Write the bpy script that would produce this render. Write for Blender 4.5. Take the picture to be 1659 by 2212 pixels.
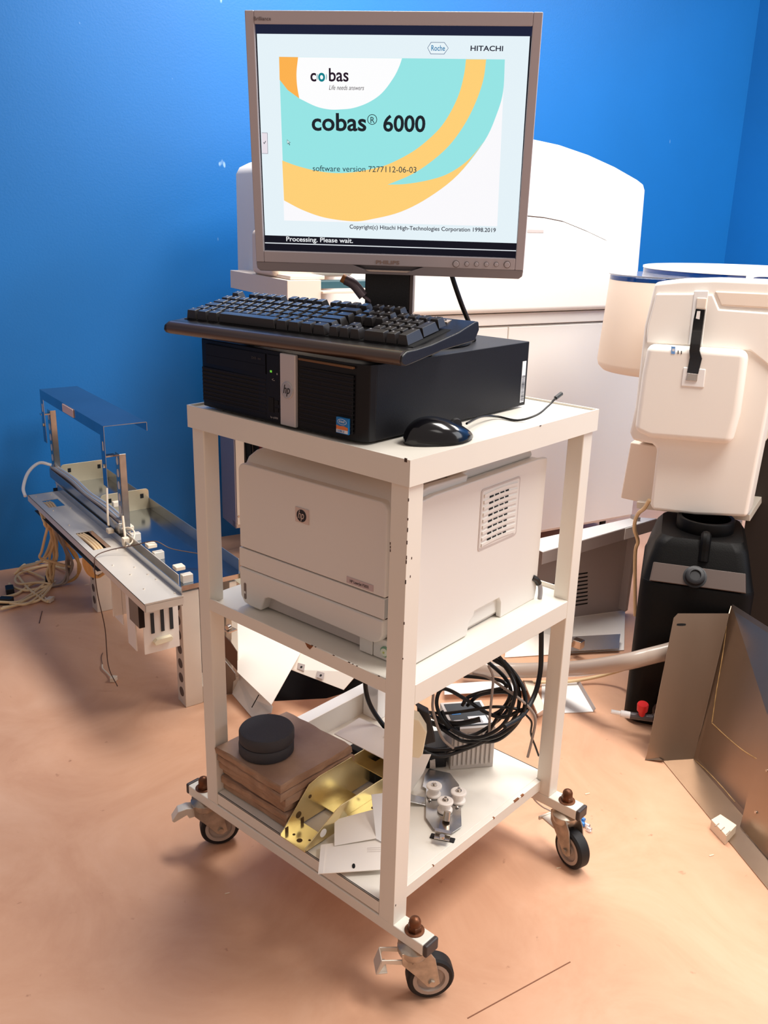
import bpy, bmesh, math, random
import numpy as np
from mathutils import Vector, Matrix
random.seed(7)
S = bpy.context.scene
COL = S.collection
for o in list(bpy.data.objects): bpy.data.objects.remove(o)
PI = math.pi
def V(*a): return Vector(a)

# ------------------------------------------------------------------ camera
W, H = 1659, 2212
F = 1952.381
CP = V(-.8609, -.7161, 1.1592)
_y, _p, _r = map(math.radians, (41.3555, -18.1841, 1.5434))
FW = V(math.cos(_p)*math.cos(_y), math.cos(_p)*math.sin(_y), math.sin(_p))
_rt = V(math.sin(_y), -math.cos(_y), 0); _up = _rt.cross(FW)
RT = _rt*math.cos(_r)+_up*math.sin(_r); UP = -_rt*math.sin(_r)+_up*math.cos(_r)
cam = bpy.data.cameras.new('camera'); cam.sensor_fit = 'HORIZONTAL'; cam.sensor_width = 36; cam.lens = 36*F/W
cam.clip_start = .02; cam.clip_end = 50
co = bpy.data.objects.new('camera', cam); COL.objects.link(co)
m = Matrix((RT, UP, -FW)).transposed().to_4x4(); m.translation = CP; co.matrix_world = m
S.camera = co
# ------------------------------------------------------------------ light and exposure
S.view_settings.view_transform = 'Standard'; S.view_settings.look = 'None'
S.view_settings.exposure = 0; S.view_settings.gamma = 1; S.view_settings.use_curve_mapping = False
wd = bpy.data.worlds.new('World'); S.world = wd; wd.use_nodes = True
wb = wd.node_tree.nodes['Background']; wb.inputs[0].default_value = (1.0, .84, .76, 1); wb.inputs[1].default_value = .40
def area(name, loc, target, sx, sy, power, col):
    l = bpy.data.lights.new(name, 'AREA'); l.shape = 'RECTANGLE'; l.size = sx; l.size_y = sy; l.energy = power; l.color = col
    o = bpy.data.objects.new(name, l); COL.objects.link(o); o.location = loc
    o.rotation_euler = (Vector(target)-Vector(loc)).to_track_quat('-Z', 'Y').to_euler(); return o
area('ceiling_panel_light', (.80, -.80, 2.6), (.80, -.80, 0), .6, 1.2, 60, (1, .95, .89))
area('ceiling_panel_light', (1.15, .80, 2.6), (1.15, .80, 0), .6, 1.2, 52, (1, .95, .89))
area('ceiling_panel_light', (2.6, -.4, 2.6), (2.6, -.4, 0), .6, 1.2, 45, (1, .95, .89))
area('ceiling_panel_light', (-.6, -2.4, 2.6), (-.6, -2.4, 0), .6, 1.2, 7, (1, .95, .90))
area('right_fill_light', (1.95, -2.25, 1.85), (.2, .1, .9), 1.5, 1.5, 26, (.97, .98, 1))  # unseen soft area light added for highlights on the right-hand faces

# ------------------------------------------------------------------ point helpers (a pixel's ray met with a real plane)
def ray(x, y): return FW+RT*((x-W/2)/F)-UP*((y-H/2)/F)
def fl(x, y, z=0.0):
    d = ray(x, y); return CP+d*((z-CP.z)/d.z)
def onp(x, y, P, n):
    d = ray(x, y); return CP+d*((Vector(P)-CP).dot(n)/d.dot(n))

# ------------------------------------------------------------------ materials
def lin(c):
    f = lambda v: v/12.92 if v <= .04045 else ((v+.055)/1.055)**2.4
    return tuple(f(v/255) for v in c)+(1,)
MATS = {}
def mat(name, rgb, rough=.5, metal=0., var=.0, vs=8., bump=0., bs=60., emit=None, es=1., trans=0., ior=1.45, coat=0., rgb2=None, stretch=None, alpha=None, spec=.5, cr=.03):
    m = bpy.data.materials.new(name); m.use_nodes = True; nt = m.node_tree; b = nt.nodes['Principled BSDF']
    b.inputs['Base Color'].default_value = lin(rgb); b.inputs['Roughness'].default_value = rough; b.inputs['Metallic'].default_value = metal
    b.inputs['Transmission Weight'].default_value = trans; b.inputs['IOR'].default_value = ior; b.inputs['Coat Weight'].default_value = coat
    b.inputs['Specular IOR Level'].default_value = spec; b.inputs['Coat Roughness'].default_value = cr
    if emit: b.inputs['Emission Color'].default_value = lin(emit); b.inputs['Emission Strength'].default_value = es
    if var or bump or rgb2:
        tc = nt.nodes.new('ShaderNodeTexCoord'); mp = nt.nodes.new('ShaderNodeMapping'); nt.links.new(tc.outputs['Object'], mp.inputs[0])
        if stretch: mp.inputs['Scale'].default_value = stretch
    if var or rgb2:
        n = nt.nodes.new('ShaderNodeTexNoise'); n.inputs['Scale'].default_value = vs; n.inputs['Detail'].default_value = 6; nt.links.new(mp.outputs[0], n.inputs['Vector'])
        r = nt.nodes.new('ShaderNodeValToRGB'); c1 = lin(rgb)
        c2 = lin(rgb2) if rgb2 else tuple(v*(1-var) for v in c1[:3])+(1,)
        r.color_ramp.elements[0].position = .35; r.color_ramp.elements[1].position = .65
        r.color_ramp.elements[0].color = c2; r.color_ramp.elements[1].color = c1
        nt.links.new(n.outputs['Fac'], r.inputs[0]); nt.links.new(r.outputs[0], b.inputs['Base Color'])
    if bump:
        n2 = nt.nodes.new('ShaderNodeTexNoise'); n2.inputs['Scale'].default_value = bs; n2.inputs['Detail'].default_value = 3; nt.links.new(mp.outputs[0], n2.inputs['Vector'])
        bp = nt.nodes.new('ShaderNodeBump'); bp.inputs['Strength'].default_value = bump; bp.inputs['Distance'].default_value = .002
        nt.links.new(n2.outputs['Fac'], bp.inputs['Height']); nt.links.new(bp.outputs[0], b.inputs['Normal'])
    MATS[name] = m; return m
WHITE = mat('cart_paint', (232, 226, 214), .38, var=.03, vs=5, coat=.15)
RUST = mat('rust_chip', (150, 92, 52), .8, var=.4, vs=60)
CHIP = mat('bare_chip', (70, 48, 38), .7)
BLACK = mat('black_plastic', (22, 22, 26), .42, bump=.15, bs=900)
BLACKG = mat('black_gloss', (14, 14, 18), .16, coat=.3)
BLKMET = mat('black_sheet', (17, 16, 20), .5, bump=.1, bs=700, spec=.3)
BEZ = mat('bezel_black', (13, 12, 16), .36, spec=.35)
SLOT = mat('dark_slot', (6, 6, 8), .8)
SILV = mat('silver_strip', (205, 196, 192), .38, metal=.35)
MONG = mat('monitor_silver', (186, 180, 186), .45, metal=.05)
MONG2 = mat('monitor_silver_dark', (142, 136, 140), .36, metal=.1)
PRN = mat('printer_white', (226, 221, 214), .5)
PRN2 = mat('printer_grey', (196, 186, 180), .5)
KEY = mat('key_black', (38, 34, 34), .34, bump=.05, bs=800, spec=.7, coat=.3, cr=.2)
KEYL = mat('key_legend', (150, 150, 155), .6)
KBODY = mat('keyboard_black', (26, 24, 26), .34, bump=.12, bs=900)
KGLOSS = mat('keyboard_lip', (30, 26, 26), .3, bump=.1, bs=900)
WALL = None
MACH = mat('instrument_white', (244, 238, 230), .42)
MACHS = mat('instrument_cream', (238, 222, 206), .5)
SEAM = mat('seam_dark', (60, 44, 40), .8)
STEEL = mat('sheet_steel', (176, 156, 138), .3, metal=.92, var=.18, vs=4, bump=.05, bs=30, stretch=(1, 1, .25))
GALV = mat('galvanised', (200, 198, 196), .26, metal=.9, var=.12, vs=10, bump=.06, bs=20)
GALVW = mat('zinc_white', (224, 214, 200), .38, metal=.25, var=.08, vs=6)
MIRR = mat('bright_steel', (160, 172, 186), .16, metal=1, var=.15, vs=7, bump=.05, bs=12)
CHROME = mat('chrome', (205, 195, 185), .22, metal=1, var=.2, vs=40)
RUSTY = mat('rusty_zinc', (200, 186, 170), .36, metal=.7, var=.35, vs=45)
NUT = mat('rusty_nut', (120, 74, 48), .42, metal=.6, var=.5, vs=60)
BRASS = mat('yellow_zinc', (242, 224, 172), .24, metal=.85, var=.12, vs=20, bump=.04, bs=15)
BRKT = mat('pale_yellow_zinc', (206, 190, 158), .38, metal=.6, var=.08, vs=20)
RUBBER = mat('rubber', (20, 18, 20), .6)
HUB = mat('hub_grey', (176, 160, 148), .45)
GREYP = mat('cap_grey', (62, 54, 54), .45)
PAVER = mat('paver_stone', (178, 150, 130), .5, rgb2=(146, 116, 98), vs=9, bump=.25, bs=45)
PAVE2 = mat('paver_edge', (172, 140, 114), .85, rgb2=(142, 110, 86), vs=22, bump=.5, bs=70, stretch=(1, 1, 2))
PUCK = mat('puck_rubber', (58, 58, 62), .72, bump=.2, bs=500)
CABLEB = mat('cable_black', (16, 16, 18), .35)
CABLEG = mat('cable_grey', (150, 138, 130), .5)
CABLEW = mat('cable_beige', (226, 196, 152), .5)
CABLEY = mat('cable_tan', (216, 172, 110), .5)
CONW = mat('connector_white', (232, 216, 194), .5)
SHEETW = mat('painted_sheet_white', (240, 232, 222), .45)
SHEETG = mat('painted_sheet_grey', (168, 156, 152), .5)
TANK = mat('tank_black', (6, 5, 5), .5, bump=.15, bs=400, spec=.18)
TANKS = mat('tank_panel_sheen', (74, 60, 54), .35, coat=.2)  # light reflected off the sloped shoulder is put into this colour
DARKC = mat('dark_cabinet', (46, 38, 34), .55)
PIPE = mat('hose_grey', (168, 152, 140), .28, coat=.2)
REDP = mat('valve_red', (214, 38, 40), .4)
WPL = mat('white_plastic', (240, 238, 236), .35)
CREAMP = mat('cream_plastic', (236, 226, 196), .4)
HEATS = mat('grey_module', (206, 198, 192), .45)
BLUEGL = mat('blue_lid', (40, 110, 180), .06, trans=.75, ior=1.45)
CLEAR = mat('clear_plastic', (235, 235, 240), .1, trans=.8)
BLUEP = mat('blue_plastic', (40, 130, 220), .4)
ORANGE = mat('orange_plastic', (200, 130, 70), .5)
LED = mat('led_green', (90, 160, 60), .5, emit=(120, 220, 70), es=.6)
PCB = mat('board_dark', (40, 46, 52), .5)
LBLW = mat('label_white', (225, 225, 228), .5)
INK = mat('ink_dark', (32, 30, 36), .6)
BLUEI = mat('ink_blue', (36, 120, 190), .5)
ROLL = mat('roller_white', (240, 232, 224), .45)

# ------------------------------------------------------------------ mesh builder
MW = {}
class MB:
    def __init__(s): s.v = []; s.f = []; s.mi = []; s.T = None; s.sm = []
    def _a(s, pts, faces, m=0, sm=True):
        b = len(s.v)
        for p in pts:
            p = Vector(p); s.v.append(s.T @ p if s.T else p)
        for f in faces: s.f.append([i+b for i in f]); s.mi.append(m); s.sm.append(sm)
    def box(s, x0, x1, y0, y1, z0, z1, m=0):
        p = [(x, y, z) for x in (x0, x1) for y in (y0, y1) for z in (z0, z1)]
        s._a(p, [(0, 1, 3, 2), (4, 6, 7, 5), (0, 4, 5, 1), (2, 3, 7, 6), (0, 2, 6, 4), (1, 5, 7, 3)], m)
    def hexa(s, bot, top, m=0):
        """bot, top: four points each, same winding"""
        n = len(bot); p = list(bot)+list(top)
        f = [tuple(range(n-1, -1, -1)), tuple(range(n, 2*n))]+[(i, (i+1) % n, n+(i+1) % n, n+i) for i in range(n)]
        s._a(p, f, m)
    def poly(s, pts, th, m=0):
        """planar polygon given thickness along its normal (th may be a Vector)"""
        pts = [Vector(p) for p in pts]
        if not isinstance(th, Vector):
            n = Vector((0, 0, 0))
            for i in range(len(pts)): n += pts[i].cross(pts[(i+1) % len(pts)])
            th = n.normalized()*th
        s.hexa(pts, [p+th for p in pts], m)
    def prism(s, pts2, o, ux, uy, th, m=0):
        o, ux, uy, th = Vector(o), Vector(ux), Vector(uy), Vector(th)
        s.hexa([o+ux*a+uy*b for a, b in pts2], [o+ux*a+uy*b+th for a, b in pts2], m)
    def cyl(s, p0, p1, r0, r1=None, seg=20, m=0):
        r1 = r0 if r1 is None else r1
        s.lathe([(0, r0), ((Vector(p1)-Vector(p0)).length, r1)], p0, Vector(p1)-Vector(p0), seg, m)
    def lathe(s, prof, o, ax, seg=24, m=0, cap=True):
        o = Vector(o); ax = Vector(ax).normalized(); a = ax.orthogonal().normalized(); b = ax.cross(a)
        pts = []
        for h, r in prof:
            for i in range(seg):
                t = 2*PI*i/seg; pts.append(o+ax*h+(a*math.cos(t)+b*math.sin(t))*r)
        fs = []
        for k in range(len(prof)-1):
            for i in range(seg):
                j = (i+1) % seg; fs.append((k*seg+i, k*seg+j, (k+1)*seg+j, (k+1)*seg+i))
        s._a(pts, fs, m)
        if cap:
            n = len(prof)-1
            if prof[0][1] > 1e-6: s._a(pts[:seg], [tuple(range(seg-1, -1, -1))], m)
            if prof[n][1] > 1e-6: s._a(pts[n*seg:], [tuple(range(seg))], m)
    def tube(s, pts, r, seg=8, m=0, sub=6, smooth=True):
        P = [Vector(p) for p in pts]
        if smooth and len(P) > 2:
            Q = []
            for i in range(len(P)-1):
                p0 = P[i-1] if i else P[0]*2-P[1]; p1, p2 = P[i], P[i+1]; p3 = P[i+2] if i+2 < len(P) else P[-1]*2-P[-2]
                for k in range(sub):
                    t = k/sub
                    Q.append(.5*((2*p1)+(p2-p0)*t+(2*p0-5*p1+4*p2-p3)*t*t+(3*p1-p0-3*p2+p3)*t**3))
            Q.append(P[-1]); P = Q
        a = None; pv = []
        for i, p in enumerate(P):
            d = (P[min(i+1, len(P)-1)]-P[max(i-1, 0)])
            if d.length < 1e-9: d = Vector((0, 0, 1))
            d.normalize()
            if a is None: a = d.orthogonal().normalized()
            else:
                a = a-d*a.dot(d)
                a = a.normalized() if a.length > 1e-6 else d.orthogonal().normalized()
            b = d.cross(a)
            for k in range(seg):
                t = 2*PI*k/seg; pv.append(p+(a*math.cos(t)+b*math.sin(t))*r)
        fs = [(i*seg+k, i*seg+(k+1) % seg, (i+1)*seg+(k+1) % seg, (i+1)*seg+k) for i in range(len(P)-1) for k in range(seg)]
        fs += [tuple(range(seg-1, -1, -1)), tuple((len(P)-1)*seg+k for k in range(seg))]
        s._a(pv, fs, m)
    def text(s, st, o, ux, uy, w=None, h=None, m=0, ext=.0004, bold=0., shear=0., serif=False):
        """text starting at o, running along ux, upright along uy, fitted to width w / cap height h"""
        c = bpy.data.curves.new('t', 'FONT'); c.body = st; c.size = 1; c.offset = bold; c.shear = shear; c.resolution_u = 4; c.fill_mode = 'BOTH'
        c.extrude = .5
        ob = bpy.data.objects.new('t', c); COL.objects.link(ob); dg = bpy.context.evaluated_depsgraph_get(); dg.update()
        me = bpy.data.meshes.new_from_object(ob.evaluated_get(dg)); vs = [v.co.copy() for v in me.vertices]; fs = [tuple(p.vertices) for p in me.polygons]
        bpy.data.objects.remove(ob); bpy.data.curves.remove(c); bpy.data.meshes.remove(me)
        if not vs: return
        x0 = min(v.x for v in vs); x1 = max(v.x for v in vs)
        kx = w/(x1-x0) if w else None
        ky = h/.72 if h else kx
        kx = kx or ky
        ux, uy, o = Vector(ux), Vector(uy), Vector(o); n = ux.cross(uy).normalized()
        s._a([o+ux*((v.x-x0)*kx)+uy*(v.y*ky)+n*(v.z+.5)*ext for v in vs], fs, m, False)
    def build(s, name, mats, parent=None, bevel=0., seg=2, smooth=True, label=None, angle=35):
        me = bpy.data.meshes.new(name)
        vs = s.v
        if parent is not None:
            inv = MW[parent.name]; vs = [inv @ v for v in vs]
        me.from_pydata([tuple(v) for v in vs], [], s.f)
        if not isinstance(mats, (list, tuple)): mats = [mats]
        for mm in mats: me.materials.append(mm)
        me.polygons.foreach_set('material_index', s.mi)
        bm = bmesh.new(); bm.from_mesh(me); bmesh.ops.recalc_face_normals(bm, faces=bm.faces); bm.to_mesh(me); bm.free()
        o = bpy.data.objects.new(name, me); COL.objects.link(o)
        if parent is not None: o.parent = parent; MW[o.name] = MW[parent.name]
        else: MW[o.name] = Matrix.Identity(4)
        if smooth:
            me.polygons.foreach_set('use_smooth', s.sm)
            me.set_sharp_from_angle(angle=math.radians(angle))
        if bevel:
            md = o.modifiers.new('bevel', 'BEVEL'); md.width = bevel; md.segments = seg; md.limit_method = 'ANGLE'; md.angle_limit = math.radians(40); md.harden_normals = True
        if label: o['label'] = label
        return o
def thing(name, loc, label, cat, rz=0., group=None):
    o = bpy.data.objects.new(name, None); COL.objects.link(o); o.location = loc; o.rotation_euler = (0, 0, rz); o.empty_display_size = .05
    M = Matrix.Translation(loc) @ Matrix.Rotation(rz, 4, 'Z')
    MW[o.name] = M.inverted(); tag(o, label, cat, group); return o
def tag(o, label=None, cat=None, group=None, kind=None):
    if label: o['label'] = label
    if cat: o['category'] = cat
    if group: o['group'] = group
    if kind: o['kind'] = kind
    return o
def frame(loc, rz): return Matrix.Translation(loc) @ Matrix.Rotation(rz, 4, 'Z')
def base(o, mb_pts=None): return o
def single(mb, name, mats, label, cat, **k):
    """a thing that is one mesh, its origin put at its own base"""
    xs = [v.x for v in mb.v]; ys = [v.y for v in mb.v]; zs = [v.z for v in mb.v]
    c = V((min(xs)+max(xs))/2, (min(ys)+max(ys))/2, min(zs)); g = k.pop('group', None); kd = k.pop('kind', None)
    mb.v = [v-c for v in mb.v]
    o = mb.build(name, mats, **k); o.location = c; return tag(o, label, cat, g, kd)

# ------------------------------------------------------------------ room
d18 = math.radians(-18.79)
DV = V(math.cos(d18), math.sin(d18), 0); NV = V(-math.sin(d18), math.cos(d18), 0)   # along the back wall, into the back wall
WY = NV.dot(fl(495, 1157))                                                      # wall distance along NV
def wpt(X, Y, Z): return DV*X+NV*Y+V(0, 0, Z)
cx_ = onp(1565, 560, NV*WY, NV).dot(DV)                                         # corner position along the wall
def wall_mat():
    m = bpy.data.materials.new('blue_wall_paint'); m.use_nodes = True; nt = m.node_tree; b = nt.nodes['Principled BSDF']
    tc = nt.nodes.new('ShaderNodeTexCoord'); n = nt.nodes.new('ShaderNodeTexNoise'); n.inputs['Scale'].default_value = 1.4; n.inputs['Detail'].default_value = 8
    nt.links.new(tc.outputs['Object'], n.inputs['Vector']); r = nt.nodes.new('ShaderNodeValToRGB')
    r.color_ramp.elements[0].position = .3; r.color_ramp.elements[1].position = .7
    r.color_ramp.elements[0].color = lin((7, 106, 180)); r.color_ramp.elements[1].color = lin((9, 114, 193))
    nt.links.new(n.outputs['Fac'], r.inputs[0])
    # small pale scuffs with a shape of their own
    n2 = nt.nodes.new('ShaderNodeTexNoise'); n2.inputs['Scale'].default_value = 26; n2.inputs['Detail'].default_value = 2
    mp = nt.nodes.new('ShaderNodeMapping'); mp.inputs['Scale'].default_value = (1, 1, .45); nt.links.new(tc.outputs['Object'], mp.inputs[0]); nt.links.new(mp.outputs[0], n2.inputs['Vector'])
    r2 = nt.nodes.new('ShaderNodeValToRGB'); r2.color_ramp.elements[0].position = .765; r2.color_ramp.elements[1].position = .80
    nt.links.new(n2.outputs['Fac'], r2.inputs[0])
    mx = nt.nodes.new('ShaderNodeMix'); mx.data_type = 'RGBA'; nt.links.new(r2.outputs[0], mx.inputs[0]); nt.links.new(r.outputs[0], mx.inputs[6]); mx.inputs[7].default_value = lin((150, 190, 225))
    nt.links.new(mx.outputs[2], b.inputs['Base Color']); b.inputs['Roughness'].default_value = .5
    n3 = nt.nodes.new('ShaderNodeTexNoise'); n3.inputs['Scale'].default_value = 160; nt.links.new(tc.outputs['Object'], n3.inputs['Vector'])
    bp = nt.nodes.new('ShaderNodeBump'); bp.inputs['Strength'].default_value = .12; bp.inputs['Distance'].default_value = .003
    nt.links.new(n3.outputs['Fac'], bp.inputs['Height']); nt.links.new(bp.outputs[0], b.inputs['Normal'])
    return m
def floor_mat():
    m = bpy.data.materials.new('salmon_linoleum'); m.use_nodes = True; nt = m.node_tree; b = nt.nodes['Principled BSDF']
    tc = nt.nodes.new('ShaderNodeTexCoord'); n = nt.nodes.new('ShaderNodeTexNoise'); n.inputs['Scale'].default_value = 3.5; n.inputs['Detail'].default_value = 10; n.inputs['Roughness'].default_value = .65; n.inputs['Distortion'].default_value = 1.2
    nt.links.new(tc.outputs['Object'], n.inputs['Vector']); r = nt.nodes.new('ShaderNodeValToRGB')
    r.color_ramp.elements[0].position = .3; r.color_ramp.elements[1].position = .72
    r.color_ramp.elements[0].color = lin((202, 152, 121)); r.color_ramp.elements[1].color = lin((219, 174, 144))
    e = r.color_ramp.elements.new(.5); e.color = lin((211, 163, 132))
    nt.links.new(n.outputs['Fac'], r.inputs[0])
    n2 = nt.nodes.new('ShaderNodeTexNoise'); n2.inputs['Scale'].default_value = 34; n2.inputs['Detail'].default_value = 4; nt.links.new(tc.outputs['Object'], n2.inputs['Vector'])
    r2 = nt.nodes.new('ShaderNodeValToRGB'); r2.color_ramp.elements[0].position = .70; r2.color_ramp.elements[1].position = .80; nt.links.new(n2.outputs['Fac'], r2.inputs[0])
    mx = nt.nodes.new('ShaderNodeMix'); mx.data_type = 'RGBA'; nt.links.new(r2.outputs[0], mx.inputs[0]); nt.links.new(r.outputs[0], mx.inputs[6]); mx.inputs[7].default_value = lin((150, 100, 74))
    nt.links.new(mx.outputs[2], b.inputs['Base Color']); b.inputs['Roughness'].default_value = .42; b.inputs['Specular IOR Level'].default_value = .35
    return m
FLOORM = floor_mat(); WALL = wall_mat()
mb = MB(); mb.box(-4.5, 6, -4.5, 5, -.05, 0); tag(mb.build('floor', FLOORM), kind='structure')
mb = MB(); mb.hexa([wpt(-4, WY, 0), wpt(cx_+.1, WY, 0), wpt(cx_+.1, WY+.1, 0), wpt(-4, WY+.1, 0)], [wpt(-4, WY, 2.8), wpt(cx_+.1, WY, 2.8), wpt(cx_+.1, WY+.1, 2.8), wpt(-4, WY+.1, 2.8)])
tag(mb.build('wall_back', WALL), kind='structure')
mb = MB(); mb.hexa([wpt(cx_, WY-4.5, 0), wpt(cx_+.1, WY-4.5, 0), wpt(cx_+.1, WY, 0), wpt(cx_, WY, 0)], [wpt(cx_, WY-4.5, 2.8), wpt(cx_+.1, WY-4.5, 2.8), wpt(cx_+.1, WY, 2.8), wpt(cx_, WY, 2.8)])
tag(mb.build('wall_right', WALL), kind='structure')
# floor sheet seam
a_, b_ = fl(1010, 2200), fl(1232, 2078)
mb = MB(); n_ = (b_-a_).cross(V(0, 0, 1)).normalized()*.0009; z_ = V(0, 0, .0006)
mb.hexa([a_-n_, b_-n_, b_+n_, a_+n_], [a_-n_+z_, b_-n_+z_, b_+n_+z_, a_+n_+z_]); tag(mb.build('trim_1', mat('seam_line', (130, 84, 60), .7)), kind='structure')

# ------------------------------------------------------------------ CART
WC, DC, HT, t = .4588, .4748, .8635, .030
ZM, ZB = .5275, .152          # shelf surfaces
cart = thing('utility_cart', (DC/2, WC/2, 0), 'white painted steel cart on castors carrying the monitor, computer and printer', 'cart')
def chips(mb, pts, m=1):
    for (x, y, z), (ax, ay, az) in pts: mb.box(x-ax, x+ax, y-ay, y+ay, z-az, z+az, m)
e = .0045
mb = MB()                       # top tray: plate plus raised angle rim
mb.box(-e+.003, DC+e-.003, -e+.003, WC+e-.003, HT-.0065, HT-.0035)
mb.build('top_shelf', WHITE, cart)
for k, b in enumerate(((-e, -e+.003, -e, WC+e), (DC+e-.003, DC+e, -e, WC+e), (-e+.003, DC+e-.003, -e, -e+.003), (-e+.003, DC+e-.003, WC+e-.003, WC+e))):
    mb = MB(); mb.box(*b, HT-.036, HT)
    if k == 0: chips(mb, [((-e, .003, HT-.001), (.0006, .002, .0025))])
    if k == 2: chips(mb, [((.30, -e, HT-.001), (.002, .0005, .0008))])
    mb.build('top_rail', [WHITE, CHIP], cart)
legs = [(0, 0), (0, WC-t), (DC-t, 0), (DC-t, WC-t)]
for k, (x, y) in enumerate(legs):
    mb = MB(); mb.box(x, x+t, y, y+t, .124, HT-.007)
    if k == 0:
        for i in range(11):
            z = random.choice([random.uniform(.68, .83), random.uniform(.55, .8), random.uniform(.6, .76)])
            h = random.uniform(.0008, .0032)
            mb.box(-.0004, .0012, -.0004, random.uniform(.0005, .0011), z-h, z+h, 1)
        for y_, z_ in ((.029, .741), (.0285, .736), (.0285, .731)): mb.box(-.0004, .001, y_-.0008, y_+.0008, z_-.002, z_+.002, 1)
        for x_, z_ in ((.011, .725), (.0095, .699), (.004, .16)): mb.box(x_-.0009, x_+.0009, -.0004, .001, z_-.0018, z_+.0018, 1)
    mb.build('leg', [WHITE, CHIP], cart, bevel=.0022)
# middle shelf
mb = MB(); mb.box(0.002, DC-.002, 0.002, WC-.002, ZM-.004, ZM); mb.build('middle_shelf', WHITE, cart)
for k, (x0, x1, y0, y1, z0, z1) in enumerate(((0, .003, t, WC-t, ZM-.013, ZM+.0085), (DC-.003, DC, t, WC-t, ZM-.013, ZM+.0085), (t, DC-t, 0, .028, ZM-.033, ZM-.0005), (t, DC-t, WC-.028, WC, ZM-.033, ZM-.0005))):
    mb = MB(); mb.box(x0, x1, y0, y1, z0, z1)
    if k == 0:
        mb.prism([(-.009, 0), (.009, 0), (.004, -.006), (-.002, -.008)], (-.0006, .186, ZM+.0088), (0, 1, 0), (0, 0, 1), (.0005, 0, 0), 1)
        for i in range(9):
            y_ = random.uniform(.03, .24); h_ = random.uniform(.0008, .002); mb.box(-.0002, .0020, y_-h_, y_+h_, ZM+.0082, ZM+.0087, 2)
    mb.build('shelf_rail', [WHITE, RUST, CHIP], cart, bevel=.001)
# feet: two bars along y, running past the legs
EX = .058
for x in (0, DC-t):
    mb = MB(); mb.box(x, x+t, -EX, WC+EX, .104, .1245); mb.build('foot_rail', WHITE, cart, bevel=.002)
    for y0, y1 in ((-EX-.008, -EX), (WC+EX, WC+EX+.008)):
        mb = MB(); mb.box(x, x+t, y0, y1, .1035, .125); mb.build('end_cap', GREYP, cart, bevel=.003, label='dark grey plastic end cap')
mb = MB()
mb.box(0.0005, DC-.0005, t+.001, WC-t-.001, ZB-.003, ZB); mb.box(t, DC-t, t-.008, t+.001, ZB-.003, ZB)
mb.box(0.0005, .0035, t+.001, WC-t-.001, ZB-.024, ZB); mb.box(DC-.004, DC-.0005, t, WC-t, ZB-.024, ZB)
mb.box(t, DC-t, t-.010, t-.007, ZB-.022, ZB)
for x0, w_ in ((.355, .016), (.378, .009), (.29, .004), (.12, .003)):
    mb.box(x0, x0+w_, t-.0106, t-.0068, ZB-.0022-.002*random.random(), ZB+.0003, 1)
mb.build('bottom_shelf', [WHITE, RUST], cart, bevel=.0008)

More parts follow.
